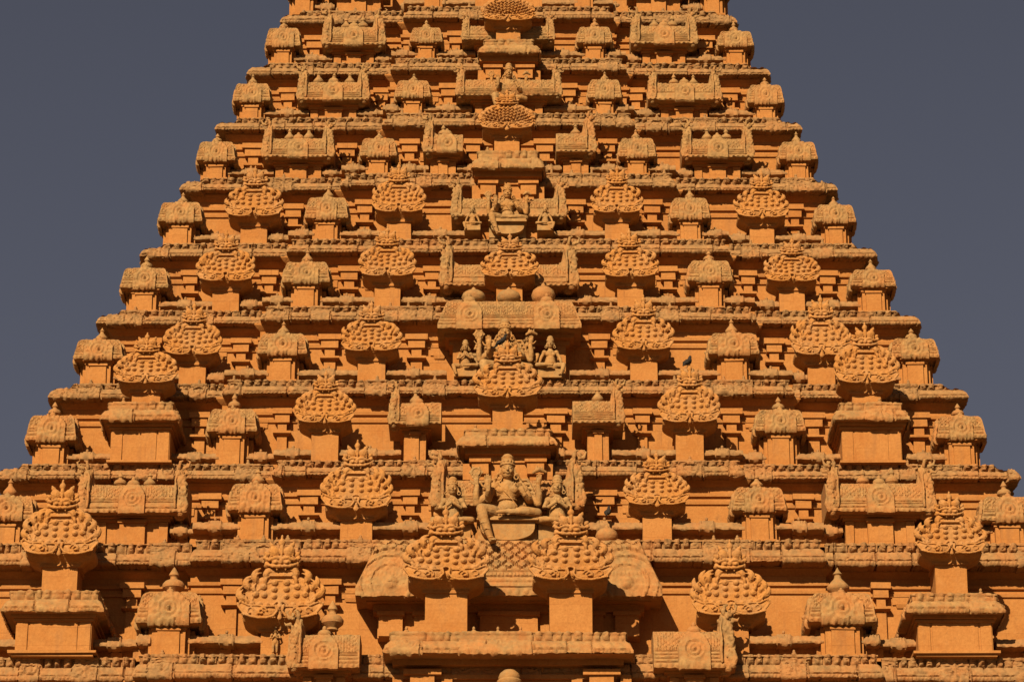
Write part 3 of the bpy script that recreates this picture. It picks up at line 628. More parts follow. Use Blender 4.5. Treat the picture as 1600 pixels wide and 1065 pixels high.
# ------------------------------------------------------------------ storey walls with mouldings and pilasters, string cornices
ITEMS = {}
def storey(k, occupied, hole=None):
    """wall standing on cornice k under cornice k+1; occupied = [(x0,x1)] at the shrine bodies"""
    z0 = top(k) - .02; z1 = Z[k + 1]; mb = MB()
    wl = W[k + 1] - (.42 if k > 0 else .60); pl = ring_plan(k + 1, wl)
    g = z1 - z0
    sweep(mb, pl, [(0, z0), (0, z1 - .62), (.05, z1 - .60), (.06, z1 - .53), (.0, z1 - .515), (0, z1 - .43), (.07, z1 - .41), (.08, z1 - .33), (.02, z1 - .31), (.02, z1 - .16), (.10, z1 - .10), (.16, z1 - .03), (.16, z1 + .02)])
    # low plinth step
    r = random.Random(k * 31 + 5); yw = lambda x: -(wl + (.27 if abs(x) < U1[k + 1] * W[k + 1] else 0))
    xs = [(-W[k + 1] + .75)]; lim = W[k + 1] - .8; spots = []
    for a, b in zip(occupied[:-1], occupied[1:]):
        gap = b[0] - a[1]
        spots.append(((a[1] + b[0]) / 2, gap))
    for xc, gap in spots:
        if abs(xc) > lim - .1: continue
        y = yw(xc)
        if r.random() < .3: continue
        for dx in ((-.42, .42) if gap > 1.9 and r.random() < .5 else (0,)):
            x = xc + dx * r.uniform(.8, 1.1); ww = r.uniform(.11, .15)
            if abs(abs(x) - U1[k + 1] * W[k + 1]) < .22 or abs(x) > lim: continue
            mw = mb; mb = MB()
            mb.box(x - ww, x + ww, y - .10, y + .05, z0, z1 - .98, j=.006)                       # shaft
            mb.box(x - ww * .8, x + ww * .8, y - .10, y + .05, z1 - .98, z1 - .93, tx=.11, j=.004)       # flared capital
            mb.box(x - ww - .1, x + ww + .1, y - .22, y + .05, z1 - .93, z1 - .875, j=.005)            # abacus
            mb.box(x - ww * .9, x + ww * .9, y - .16, y + .05, z1 - .875, z1 - .60, j=.005)
            mb.box(x - ww * 1.5, x + ww * 1.5, y - .22, y + .05, z1 - .66, z1 - .45, j=.005)           # bracket
            mb.box(x - ww * 2.0, x + ww * 2.0, y - .27, y + .05, z1 - .45, z1 - .31, j=.005)
            put('pilaster', mb.mesh('pilaster', M_WALL, 30), tower); mb = mw
        # shallow panel steps and a curved bracket line on the wall
        for s in (-1, 1):
            x0 = xc + s * gap * .36
            if r.random() < .6 and abs(x0) < lim and abs(abs(x0) - U1[k + 1] * W[k + 1]) > .3:
                hh = r.uniform(.1, .2); mb.box(x0 - .22, x0 + .22, yw(x0) - .035, yw(x0) + .05, z1 - .62 - hh, z1 - .61, j=.006)
                mb.box(x0 - .12, x0 + .12, yw(x0) - .035, yw(x0) + .05, z1 - .70 - hh, z1 - .61 - hh, tx=.03, j=.006)
    put('storey_wall', mb.mesh('storey_wall', M_WALL, 30), tower)
    # string cornice between the bodies
    s_ = MB(); H1 = .17 if k > 1 else .20; zb = z0 + (.25 if k > 1 else .36); P0 = np.array([(-.03, 0), (0, .01), (0, .30), (-.03, .50), (-.07, .78), (-.09, 1.0), (-.3, 1.02)]) * np.array([1, H1]); q, nn, V = resample(P0, 12)
    b_ = MB()
    for a, b in zip(occupied[:-1], occupied[1:]):
        x0, x1 = a[1] + .02, b[0] - .02
        if x1 - x0 < .25: continue
        runs = []; ed = U1[k] * W[k]
        pts = sorted([x0, x1] + [e for e in (-ed, ed) if x0 < e < x1])
        for u, v in zip(pts[:-1], pts[1:]): runs.append((u, v))
        for u, v in runs:
            xm = (u + v) / 2; p = proj(k, xm); Yl = -(W[k] + p) + .38; nx = max(4, int((v - u) / .03)); sd = r.randrange(9999)
            X = np.linspace(u, v, nx)[:, None] + q[:, 0][None, :] * 0; V2 = np.broadcast_to(V[None, :], X.shape)
            rel = .022 * (fbm(X, V2 * .4, .09, sd) - .5) + .014 * np.clip(1 - ((V2 - .18) / .09) ** 2, 0, 1) * (np.abs((X / .1) % 1 - .5) < .3) + .012 * (np.abs((X / .17) % 1 - .5) < .34) * (V2 > .42) * (V2 < .85)
            mw = .17; c = xm + r.uniform(-.05, .05)
            md = np.abs(X - c) < mw; dd = np.hypot(X - c, (V2 - .45) * .3); rel = np.where(md, .05 + .012 * np.cos(dd * 90) + .03 * np.clip(1 - (dd / .04) ** 2, 0, 1), rel)
            D = q[:, 0][None, :] + nn[:, 0][None, :] * rel; Zz = zb + q[:, 1][None, :] + nn[:, 1][None, :] * rel + .03 * (vnoise(X, X * 0, .1, sd) - .5) * (V2 < .1)
            S = np.stack([X, Yl - D, Zz], -1); s_.grid(S)
            A = S[:, 0]; B = A.copy(); B[:, 1] += .6; s_.grid(np.stack([B, A], 1)); A = S[:, -1]; B = A.copy(); B[:, 1] += 1.6; s_.grid(np.stack([A, B], 1))
            for i in (0, -1):
                A = S[i]; B = A.copy(); B[:, 1] = Yl + .6; s_.grid(np.stack([A, B] if i else [B, A], 1))
            yy = Yl + .12; s_.ell((c, yy - .03, zb + H1 * .92), (.12, .045, .07)); s_.ell((c, yy, zb + H1 * 1.5), (.035, .035, .045))
            # recessed plinth below, with short posts
            b_.box(u - .1, v + .1, Yl + .42, Yl + 1.0, z0, zb + .03)
            b_.box(u - .1, v + .1, Yl + .16, Yl + .5, z0 - .01, z0 + .07, j=.004)
            nn_ = max(1, int((v - u) / 1.1))
            for i in range(nn_):
                c2 = u + (i + .5) * (v - u) / nn_; b_.box(c2 - .13, c2 + .13, Yl + .30, Yl + .5, z0, zb - .05, j=.004)
            so = put('string_cornice', s_.mesh('string_cornice', M_CORN, 50), tower); put('plinth', b_.mesh('plinth', M_WALL, 30), so); s_ = MB(); b_ = MB()

KUTA = {8: [(442, 55, 40, 71), (666, 51, 40, 65), (929, 55, 38, 66), (1150, 56, 45, 71)],
        7: [(393, 58, 126, 157), (645, 56, 122, 151), (945, 53, 120, 152), (1197, 57, 128, 160)],
        6: [(337, 61, 217, 250), (591, 58, 212, 243), (996, 58, 211, 244), (1248, 60, 217, 248)],
        5: [(281, 70, 311, 345), (510, 68, 303, 340), (1079, 62, 304, 340), (1306, 64, 315, 346)],
        4: [(225, 76, 413, 449), (478, 74, 403, 440), (1110, 70, 401, 438), (1365, 70, 416, 446)],
        3: [(153, 78, 525, 560), (441, 78, 515, 552), (1147, 80, 514, 552), (1430, 76, 523, 557)],
        2: [(79, 80, 642, 687), (362, 78, 632, 673), (1220, 79, 634, 672), (1503, 78, 643, 683)],
        1: [(8, 90, 768, 810), (398, 87, 748, 796), (1187, 84, 754, 796), (1578, 88, 768, 812)],
        0: [(263, 104, 916, 972), (1317, 108, 917, 970)]}
for k in KUTA:
    for cx, w_, yt, yb in KUTA[k]:
        kuta(k, cx, w_, yt, yb, fin=1.0 if k else 1.35)
FANL = {5: [(396, 90, 264, 340), (623, 82, 258, 333), (964, 80, 262, 334), (1191, 83, 270, 341)],
        4: [(352, 90, 364, 441), (605, 88, 358, 433), (985, 87, 361, 434), (1238, 86, 375, 441)],
        3: [(300, 90, 476, 556), (580, 93, 474, 550), (1006, 92, 465, 548), (1284, 92, 465, 556)],
        2: [(507, 92, 582, 662), (1078, 94, 572, 661)],
        1: [(556, 108, 692, 796), (1027, 99, 708, 790)],
        0: [(437, 132, 842, 968), (1143, 120, 848, 962)]}
for k in FANL:
    for i, (cx, w_, yc, yb) in enumerate(FANL[k]): fan(k, cx, w_, yc, yb)
SHAL = {8: [(552, 98, 42, 70), (1038, 104, 40, 68)], 7: [(520, 112, 128, 156), (1070, 114, 130, 156)], 6: [(465, 112, 216, 245), (1122, 112, 216, 245)],
        1: [(205, 172, 755, 800), (1377, 170, 752, 798)]}
for k in SHAL:
    for i, (cx, w_, yt, yb) in enumerate(SHAL[k]): shala(k, cx, w_, yt, yb, pots=3 if (k == 7 and i == 0) else 2, hornh=1.75 if k > 1 else 1.65)
# barrel shrines behind the central axis, seen on both sides of it
shala(8, 794, 145, 42, 62, pots=0, meds=(), hornh=1.8, Yadd=-.1)
shala(7, 795, 165, 125, 149, pots=0, meds=(), hornh=1.75, Yadd=-.1)
shala(6, 692, 62, 210, 237, ends=(1, 0), pots=1, meds=(.2,), hornh=1.9); shala(6, 900, 62, 208, 237, ends=(0, 1), pots=1, meds=(), hornh=1.9)
shala(5, 795, 180, 310, 338, pots=0, meds=(), hornh=1.9, Yadd=.1)
shala(4, 795, 216, 412, 446, pots=0, meds=(), hornh=2.0, Yadd=.0)
shala(2, 648, 82, 628, 662, ends=(1, 0), pots=1, meds=(.1,), body=.42); shala(2, 935, 80, 625, 660, ends=(0, 1), pots=1, meds=(), body=.42)
shala(1, 793, 240, 748, 790, pots=0, meds=(), Yadd=.25, hornh=1.9)

# ------------------------------------------------------------------ porch roofs, tall pavilions and central structures
def pavilion(k, cx, wr, yt, yb, wb, fargs, Yf=None, foot=None, groove=True):
    Yf = Yf if Yf is not None else -(W[k]) - .02; Yl = Yf - .34; x = xat(cx, yb, Yl)
    zb = zat(yb, Yl); zt = zat(yt, Yl + .22); wr_ = wat(wr, yb, Yl); wb_ = wat(wb, yb, Yf); foot = foot if foot is not None else top(k) - .01; h = zb - foot
    mb = MB(); hw = wb_ / 2; j = .006
    mb.box(-hw, hw, 0, 1.7, 0, h, j=j)
    mb.box(-hw + .02, -hw + .27, -.03, .1, .05, h - .12, j=j); mb.box(hw - .27, hw - .02, -.03, .1, .05, h - .12, j=j); mb.box(-hw + .32, hw - .32, -.02, .1, .05, h - .12, j=j)
    mb.box(-hw - .05, hw + .05, -.07, 1.7, h - .14, h - .08, j=j); mb.box(-hw - .1, hw + .1, -.14, 1.7, h - .07, h + .02, j=j)
    mb.box(-hw - .07, hw + .07, -.09, 1.7, -.01, .05, j=j); mb.box(-hw - .14, hw + .14, -.16, 1.7, .05, .11, j=j) if k < 1 else None
    o = put('pavilion', mb.mesh('pavilion_body', M_WALL, 30), tower, (x, Yf, foot))
    put('roof', slab_roof(wr_, zt - zb, 1.7, rnd.randrange(900)), o, (x, Yl, zb))
    cxf, wf, yc, ybf = fargs; fan(k, cxf, wf, yc, ybf, Yf=Yf - .02, foot=zt - .03, kind='face', pw=None)
    return o
pavilion(2, 218, 122, 630, 656, 92, (227, 96, 524, 600))
pavilion(2, 1363, 117, 630, 655, 93, (1355, 99, 508, 600))
pavilion(0, 82, 160, 924, 955, 118, (92, 120, 755, 868))
pavilion(0, 1494, 155, 928, 956, 116, (1487, 108, 772, 866))

def porch(k, x0, x1, yt, yb, wp, Yl, znd, fargs=None, kind=None):
    """projecting porch roof over a statue niche; znd: foot height of the niche; wp: pillar spacing in px"""
    cx = (x0 + x1) / 2; zb = zat(yb, Yl); zt = zat(yt, Yl + .22); w_ = wat(x1 - x0, yb, Yl); x = xat(cx, yb, Yl); Yf = Yl + .28
    hw = wat(wp / 2, yb, Yf); h = zb - znd; mb = MB(); j = .006
    mb.box(-hw, hw, .16, 2.4, 0, h, j=j)
    mb.box(-hw - .12, hw + .12, -.02, 2.2, h - .13, h + .02, j=j); mb.box(-hw - .02, hw + .02, .1, 2.2, h - .3, h - .12, j=j)
    for s in (-1, 1):
        c = s * (hw - .24); q = .2
        mb.box(c - q - .06, c + q + .06, -.08, .4, h - .34, h - .26, j=j); mb.box(c - q, c + q, -.02, .4, h - .62, h - .33, j=j); mb.box(c - q * .7, c + q * .7, .06, .4, h - .75, h - .61, j=j)
        mb.box(c - q - .1, c + q + .1, .1, .4, h - .85, h - .78, j=j); mb.box(c - q * .8, c + q * .8, .12, .4, 0, h - .8, j=j)
        e = s * (hw + .08); mb.box(e - .09, e + .09, .18, .6, h - .7, h - .3, j=j)
    o = put('porch', mb.mesh('porch_niche', M_WALL, 30), tower, (x, Yf, znd))
    put('roof', slab_roof(w_, zt - zb, 1.5, rnd.randrange(900)), o, (x, Yl, zb))
    if fargs:
        cxf, wf, yc, ybf, crest = fargs; fan(k, cxf, wf, yc, ybf, Yf=Yl + .08, foot=zt - .03, kind=kind, crest=crest)
    return o
porch(8, 748, 843, 64, 82, 78, -(W[8] + .88), top(7), (794, 82, -22, 34, True), 'scales')
porch(6, 738, 850, 238, 262, 92, -(W[6] + .92), top(5), (792, 86, 143, 203, True), 'scales')
porch(2, 716, 871, 672, 695, 118, -(W[2] + .92), top(1), (793, 103, 536, 622, True), 'face')
# storey 4 fan on the small barrel roof, storey 3 barrel canopy
fan(4, 796, 88, 368, 434, kind='open', Yf=-(W[4] + .75), foot=zat(468, -(W[4] + .75)), crest=True)
def canopy():
    Yl = -(W[4] + 1.15); zb = zat(512, Yl); zt = zat(470, Yl + .3); w_ = wat(225, 512, Yl); x = xat(796, 512, Yl); foot = top(3) - .01; Yf = Yl + .5; h = zb - foot; hw = wat(88, 540, Yf)
    mb = MB(); j = .006
    mb.box(-hw, hw, .55, 2.2, 0, h, j=j); mb.box(-hw - .1, hw + .1, .1, 2.2, h - .22, h - .1, j=j); mb.box(-hw - .2, hw + .2, -.1, 2.2, h - .1, h + .02, j=j)
    for s in (-1, 1): a, b = sorted((s * hw, s * (hw - .22))); mb.box(a, b, .12, .7, 0, h - .2, j=j)
    o = put('canopy', mb.mesh('canopy_niche', M_WALL, 30), tower, (x, Yf, foot))
    put('roof', barrel_roof(w_, zt - zb, 1.8, 77, (-.56, .52), lean=.35), o, (x, Yl, zb))
    for px in (740, 795, 849): put('finial', POTS[2], o, (xat(px, 466, Yl + .45), Yl + .45, zt - .06), 0, (.52, .5, .50 if px < 849 else .62))
canopy()
def big_barrel():
    Yf = -(W[1] + .25); Yl = Yf - .5; zb = zat(930, Yl); zt = zat(842, Yl + .35); w_ = wat(480, 930, Yl); x = xat(795, 930, Yl); Yp = Yf
    foot = zat(985, Yf) - .1; h = zb - foot; hw = wat(205, 940, Yf); mb = MB(); j = .006
    mb.box(-hw, hw, .25, 2.6, 0, h, j=j); mb.box(-hw - .1, hw + .1, .1, 2.6, h - .2, h + .02, j=j); mb.box(-hw - .25, hw + .25, -.1, 2.6, h - .03, h + .05, j=j)
    for c, q in ((-.9, .09), (-.6, .12), (0, .22), (.6, .12), (.9, .09)):
        mb.box(c * hw - q * hw, c * hw + q * hw, .08, .5, 0, h - .26, j=j); mb.box(c * hw - q * hw - .05, c * hw + q * hw + .05, .02, .5, h - .30, h - .2, j=j)
    o = put('great_barrel_shrine', mb.mesh('body', M_WALL, 30), tower, (x, Yf, foot))
    put('roof', barrel_roof(w_, zt - zb, 2.2, 91, (), big=True, lean=.42), o, (x, Yl, zb))
    for px in (948,): put('finial', POTS[2], o, (xat(px, 838, Yl + .6), Yl + .6, zt - .05), 0, (.46, .44, .5))
big_barrel()
def platform():
    Yl = -(W[0] + 1.0); zb = zat(1020, Yl); zt = zat(988, Yl + .22); w_ = wat(392, 1020, Yl); x = xat(794, 1020, Yl); Yf = Yl + .5; foot = Z[0] - 2.2; h = zb - foot
    mb = MB(); j = .006; hw = wat(170, 1040, Yf)
    mb.box(-hw, hw, .25, 3, 0, h, j=j); mb.box(-hw - .15, hw + .15, 0, 3, h - .12, h + .02, j=j); mb.box(-hw, hw, .15, 3, h - .4, h - .3, j=j)
    for px in (660, 940):
        c = xat(px, 1045, Yf) - x; mb.box(c - .42, c + .42, -.02, .5, h - .34, h - .22, j=j); mb.box(c - .27, c + .27, .04, .5, h - 1.9, h - .33, j=j); 
        for s in (-1, 1): mb.box(c + s * .55 - .12, c + s * .55 + .12, .15, .5, h - 1.9, h - .3, j=j)
    o = put('porch', mb.mesh('porch_body', M_WALL, 30), tower, (x, Yf, foot))
    put('roof', slab_roof(w_, zt - zb, 2.4, 333), o, (x, Yl, zb))
    Yd = Yf + .5; mbd = MB(); mbd.lathe([(0, 1.0), (.1, .99), (.17, .93), (.2, .86), (.19, .82), (.225, .79), (.225, .73), (.2, .70), (.2, .2), (.3, .1), (.3, 0)], seg=20)
    zd = zat(1046, Yf - .25); put('ribbed_dome', fixn(mbd.mesh('ribbed_dome', M_STAT, 50)), o, (xat(796, 1046, Yf - .25), Yf - .25, zd - 1.25), 0, (1.25, 1.25, 1.25))
    for cx, w2, yc, yb in ((697, 132, 796, 908), (892, 130, 796, 908)):
        fan(1, cx, w2, yc, yb, kind='open', Yf=Yl + .30, foot=zt - .02, pw=wat(67, 950, Yl))
    return Yf, foot
platform()
# barrel shrines flanking the lowest porch
def low_barrel(cx, w_, yt, yb, ends, pot):
    k = 0; Yl = -(W[0] + .25); shala(0, cx, w_, yt, yb, ends=ends, pots=0, Yadd=-.55, foot=Z[0] - 2.2, meds=(0.0,), hornh=1.55, body=.6)
low_barrel(505, 112, 988, 1042, (1, 0), 0); low_barrel(1086, 128, 982, 1042, (0, 1), 0)
put('finial', POTS[0], tower, (xat(519, 985, -(W[0] + .0)), -(W[0]), zat(985, -(W[0]))), 0, (.5, .5, .72))

# storeys
GAPS = {}
def occ(k, lst):
    out = [(-W[k] + .0, -W[k] + .1)]
    for cx, w_ in sorted(lst):
        Y = -(W[k]) + .3; a = xat(cx - w_ / 2, 500, Y); b = xat(cx + w_ / 2, 500, Y); 
        # perspective scale differs with height
        z = top(k); f = 1; out.append((a, b))
    return out
def pxx(k, px):
    Y = -(W[k]) + .2; return at(px, TY[k] - 20, Y).x
for k in range(0, 9):
    lst = []
    for cx, w_, *_ in KUTA.get(k, []): lst.append((cx, w_ * .52))
    for cx, w_, *_ in FANL.get(k, []): lst.append((cx, w_ * .40))
    for cx, w_, *_ in SHAL.get(k, []): lst.append((cx, w_ * .66))
    if k == 2: lst += [(218, 92), (1366, 93), (648, 40), (935, 40), (794, 60)]
    if k == 0: lst += [(82, 120), (1500, 118), (794, 480)]
    if k == 1: lst += [(794, 190)]
    if k in (7,): lst += [(794, 110)]
    if k in (5,): lst += [(794, 120)]
    if k in (8,): lst += [(794, 100)]
    if k in (6,): lst += [(794, 60), (692, 42), (900, 42)]
    if k == 4: lst += [(794, 140)]
    if k == 3: lst += [(794, 190)]
    oc = [(pxx(k, cx - w_ / 2), pxx(k, cx + w_ / 2)) for cx, w_ in sorted(lst)]
    if oc[0][0] > -W[k] + 1.2: oc = [(-W[k] + .3, -W[k] + .35)] + oc + [(W[k] - .35, W[k] - .3)]
    storey(k, oc)
# upper storeys above the frame
for k in range(9, 13):
    a = W[k]; oc = [(-a + .3, -a + .9), (-a * .62 - .9, -a * .62 + .9), (-.9, .9), (a * .62 - .9, a * .62 + .9), (a - .9, a - .3)]
    storey(k, oc)
    for s in (-1, 0, 1):
        w_ = 1.0; foot = top(k) - .015; Yf = -(a) + .34; hb = .62
        for x in ((s * (a - .62)),) if s else (-a * .33, a * .33):
            if abs(x) > .5:
                b = put('domed_shrine', body_mesh(.5, .6, hb), tower, (x, Yf - proj(k, x), foot)); put('roof', rnd.choice(DOMES), b, (x, Yf - proj(k, x) - .3 + .45, foot + hb + .07), 0, (.9, .9, 1.0))
    for s in (-1, 1):
        x = s * a * .66; mb = MB(); mb.box(-.6, .6, .05, 1, 0, .6, j=.006); mb.box(-.2, .2, -.05, .2, 0, .5, j=.006); mb.box(-.66, .66, -.02, 1, .55, .66, j=.006)
        b = put('barrel_shrine', mb.mesh('body', M_WALL, 30), tower, (x, -a + .36, top(k) - .015)); put('roof', barrel_roof(1.7, .5, 1.0, 5), b, (x, -a + .02, top(k) + .66))
# crown of the tower
mb = MB(); a = W[13] - .5; mb.box(-a, a, -a, a, 0, 1.4); mb.lathe([(0, 4.9), (.6, 4.7), (1.6, 4.3), (a * .95, 3.4), (a * 1.12, 2.4), (a * 1.15, 1.6), (a * .9, 1.4), (0, 1.4)], seg=32)
mb.lathe([(0, 7), (.1, 6.6), (.5, 6.0), (.6, 5.5), (.2, 5.0), (.3, 4.8), (0, 4.8)], seg=20); put('crown_dome', fixn(mb.mesh('crown_dome', M_ROOF, 40)), tower, (0, 0, top(13) - .05))
# lower body of the tower, down to the ground
mb = MB(); a = W[0] - .6; sweep(mb, ring_plan(0, a), [(1.6, 0), (1.6, .8), (1.1, 1.0), (1.1, 1.8), (.5, 2.2), (0.0, 2.4), (0, 9.0), (.5, 9.3), (.5, 9.7), (0, 10.0), (0, 13.5), (0, Z[0] - .62), (.05, Z[0] - .6), (.06, Z[0] - .5), (0, Z[0] - .48), (0, Z[0] - .35), (.12, Z[0] - .3), (.3, Z[0] - .05), (.3, Z[0] + .02)])
for px in (20, 60, 170, 250, 330, 400): 
    for s in (-1, 1):
        x = s * (AX - px) / 70.; mb.box(x - .2, x + .2, -a - .27 - .12, -a, 14, Z[0] - .6, j=.005)
put('lower_wall', mb.mesh('lower_wall', M_WALL, 30), tower)

# ------------------------------------------------------------------ statues
def hand(mb, c, up, side, open_=True, s=1.0, palm_y=-1):
    """open hand with palm to the viewer; c wrist, up direction in xz"""
    c = Vector(c); u = Vector((math.cos(up), 0, math.sin(up))); r = Vector((-u.z, 0, u.x)) * side
    mb.tube([c, c + u * .07 * s, c + u * .12 * s], [.036 * s, .05 * s, .05 * s], seg=8)
    for i, l in enumerate((.085, .105, .10, .08)):
        b = c + u * .13 * s + r * (i - 1.5) * .027 * s; mid = b + u * l * .5 * s + Vector((0, -.012, 0)) * s; e = b + u * l * s + Vector((0, -.03 if open_ else -.05, 0)) * s
        mb.tube([b, mid, e], [.0145 * s, .0135 * s, .010 * s], seg=6)
    b = c + u * .05 * s - r * .045 * s; mb.tube([b, b + (u * .5 - r * .7) * .05 * s, b + (u * .9 - r * .75) * .085 * s], [.017 * s, .016 * s, .012 * s], seg=6)
def face(mb, c, s, crown='tall', ear=True):
    """head centred at c, s = head height"""
    x, y, z = c
    mb.ell((x, y, z), (.34 * s, .38 * s, .48 * s), seg=18, ring=14); mb.ell((x, y - .06 * s, z - .26 * s), (.24 * s, .27 * s, .22 * s), seg=14, ring=10)
    mb.tube([(x, y - .38 * s, z + .08 * s), (x, y - .45 * s, z - .08 * s)], [.035 * s, .07 * s], seg=8)
    for k in (-1, 1):
        mb.ell((x + k * .13 * s, y - .33 * s, z + .05 * s), (.085 * s, .05 * s, .04 * s), seg=10, ring=6)
        mb.tube([(x + k * .05 * s, y - .37 * s, z + .12 * s), (x + k * .14 * s, y - .36 * s, z + .16 * s), (x + k * .24 * s, y - .28 * s, z + .11 * s)], .022 * s, seg=6)
        if ear:
            mb.tube([(x + k * .34 * s, y - .02 * s, z + .08 * s), (x + k * .39 * s, y - .02 * s, z - .1 * s), (x + k * .42 * s, y - .03 * s, z - .28 * s)], [.05 * s, .06 * s, .05 * s], seg=8)
            pts = [(x + k * .44 * s + .11 * s * math.cos(a), y - .06 * s, z - .36 * s + .13 * s * math.sin(a)) for a in np.linspace(0, 2 * math.pi, 11)]; mb.tube(pts, .04 * s, seg=6)
        mb.ell((x + k * .15 * s, y - .27 * s, z - .12 * s), (.11 * s, .1 * s, .11 * s), seg=10, ring=8)
    mb.ell((x, y - .36 * s, z - .19 * s), (.10 * s, .05 * s, .025 * s), seg=10, ring=6); mb.ell((x, y - .35 * s, z - .24 * s), (.08 * s, .05 * s, .028 * s), seg=10, ring=6)
    mb.tube([(x + .36 * s * math.cos(a), y + .36 * s * math.sin(a), z + .26 * s) for a in np.linspace(0, 2 * math.pi, 15)], .05 * s, seg=8)
    h = {'tall': .85, 'mid': .6, 'pot': .45}[crown]
    P = [(.35, .25), (.34, .4), (.36, .45), (.31, .5), (.31, .25 + h * .65), (.33, .25 + h * .7), (.27, .25 + h * .8), (.20, .25 + h * .95), (.08, .28 + h), (0, .30 + h)] if crown != 'pot' else [(.35, .2), (.36, .4), (.3, .55), (.18, .65), (.12, .72), (.06, .85), (0, .9)]
    mb.lathe([(a * s, b * s) for a, b in [(0, .2)] + P][::-1], (x, y, z), seg=16)
    for i in range(7):
        a = math.pi * (1.05 + .9 * i / 6); mb.ell((x + .34 * s * math.cos(a), y + .34 * s * math.sin(a), z + .42 * s), (.05 * s, .05 * s, .07 * s), seg=8, ring=6)
def deity(variant='grand', s=1.0):
    """four-armed figure seated with one leg hanging; z=0 seat top, unit about 1.75 m to the crown"""
    mb = MB()
    # torso and belly
    mb.tube([(0, 0, .04), (0, -.02, .16), (0, -.03, .28), (0, -.02, .42), (0, 0, .60), (0, 0, .76), (0, .01, .84)], [.25, .235, .20, .17, .21, .20, .09], seg=20)
    mb.ell((0, -.11, .22), (.215, .19, .17), seg=16, ring=12); mb.ell((0, -.03, .60), (.285, .17, .17), seg=16, ring=10)
    for k in (-1, 1): mb.ell((k * .12, -.14, .62), (.12, .075, .09), seg=12, ring=8); mb.ell((k * .27, 0, .72), (.12, .11, .11), seg=12, ring=10)
    mb.ell((0, -.265, .25), (.02, .012, .02), seg=6, ring=5)
    mb.tube([(0, .0, .80), (0, -.01, .95)], [.10, .09], seg=12)
    for k in (-1, 1):
        mb.tube([(k * .34 + .10 * math.cos(a), -.05 + .10 * math.sin(a), .62) for a in np.linspace(0, 2 * math.pi, 13)], .018, seg=6); mb.ell((k * .34, -.16, .64), (.03, .02, .04), seg=8, ring=6)
        mb.tube([(k * .20, -.1, .98), (k * .27, -.02, .86), (k * .30, -.06, .78)], [.03, .035, .02], seg=8)
    mb.tube([(-.20, -.14, .74), (-.05, -.21, .56), (.08, -.24, .40), (.20, -.2, .24)], .013, seg=6)
    for q in range(9): mb.ell((.19 * math.cos(math.pi * (1.05 + .9 * q / 8)), -.20, .76 + .15 * math.sin(math.pi * (1.05 + .9 * q / 8))), (.016, .015, .02), seg=6, ring=4)
    for sx_, q0 in ((-1, (-.47, -.42, -.1)), ): 
        for q in (0, .1, .2): mb.tube([(-.50 + q * .3 + .10 * math.cos(a), -.42 + .10 * math.sin(a), -.08 - q * 1.4) for a in np.linspace(0, 2 * math.pi, 11)], .009, seg=5)
    mb.tube([(.17 * math.cos(a), -.13 - .04 * abs(math.sin(a)), .78 + .11 * math.sin(a)) for a in np.linspace(math.pi, 2 * math.pi, 12)], .016, seg=6)
    mb.tube([(.12 * math.cos(a), -.12 - .04 * abs(math.sin(a)), .80 + .07 * math.sin(a)) for a in np.linspace(math.pi, 2 * math.pi, 10)], .014, seg=6); mb.ell((0, -.2, .66), (.03, .02, .035), seg=8, ring=6)
    mb.tube([(.20 * math.cos(a), -.04 + .19 * math.sin(a), .40) for a in np.linspace(0, 2 * math.pi, 17)], .018, seg=6)
    mb.tube([(.27 * math.cos(a), -.05 + .24 * math.sin(a), .06) for a in np.linspace(0, 2 * math.pi, 17)], .035, seg=6)
    for q in range(7): mb.ell(((q - 3) * .06, -.29 + abs(q - 3) * .012, .045), (.028, .02, .05), seg=6, ring=5)
    # folded leg (viewer's right)
    mb.tube([(.12, -.05, .08), (.34, -.20, .10), (.62, -.20, .09)], [.15, .135, .10], seg=14); mb.tube([(.62, -.22, .08), (.42, -.36, .06), (.12, -.40, .05), (-.04, -.40, .05)], [.10, .088, .062, .05], seg=12)
    mb.tube([(-.04, -.40, .05), (-.14, -.42, .045), (-.22, -.43, .03)], [.05, .045, .03], seg=10); mb.arc((.02, .05), .062, 0, 2 * math.pi, .014, y=-.40)
    # hanging leg (viewer's left)
    mb.tube([(-.13, -.05, .08), (-.34, -.22, .12), (-.54, -.38, .12)], [.15, .14, .115], seg=14); mb.tube([(-.54, -.38, .12), (-.50, -.42, -.10), (-.42, -.42, -.34), (-.34, -.42, -.56)], [.115, .105, .085, .058], seg=14)
    mb.ell((-.30, -.50, -.62), (.075, .14, .05), rot=(0, 0, .3), seg=12, ring=8); mb.tube([(-.34 + .065 * math.cos(a), -.42 + .065 * math.sin(a), -.53) for a in np.linspace(0, 2 * math.pi, 12)], .016, seg=6)
    for q in range(5): mb.ell((-.36 + q * .028, -.63 + q * .006, -.635), (.014, .022, .013), seg=6, ring=5)
    # front arms
    mb.tube([(-.29, -.02, .72), (-.38, -.08, .54), (-.40, -.16, .40)], [.105, .095, .078], seg=12); mb.tube([(-.40, -.16, .40), (-.41, -.30, .46), (-.40, -.38, .52)], [.076, .068, .052], seg=10)
    hand(mb, (-.40, -.38, .52), R(93), -1, s=1.45)
    mb.tube([(.29, -.02, .72), (.40, -.06, .54), (.46, -.12, .38)], [.105, .095, .078], seg=12); mb.tube([(.46, -.12, .38), (.42, -.30, .36), (.36, -.40, .42)], [.076, .068, .052], seg=10)
    hand(mb, (.36, -.40, .42), R(120), 1, s=1.2, open_=False)
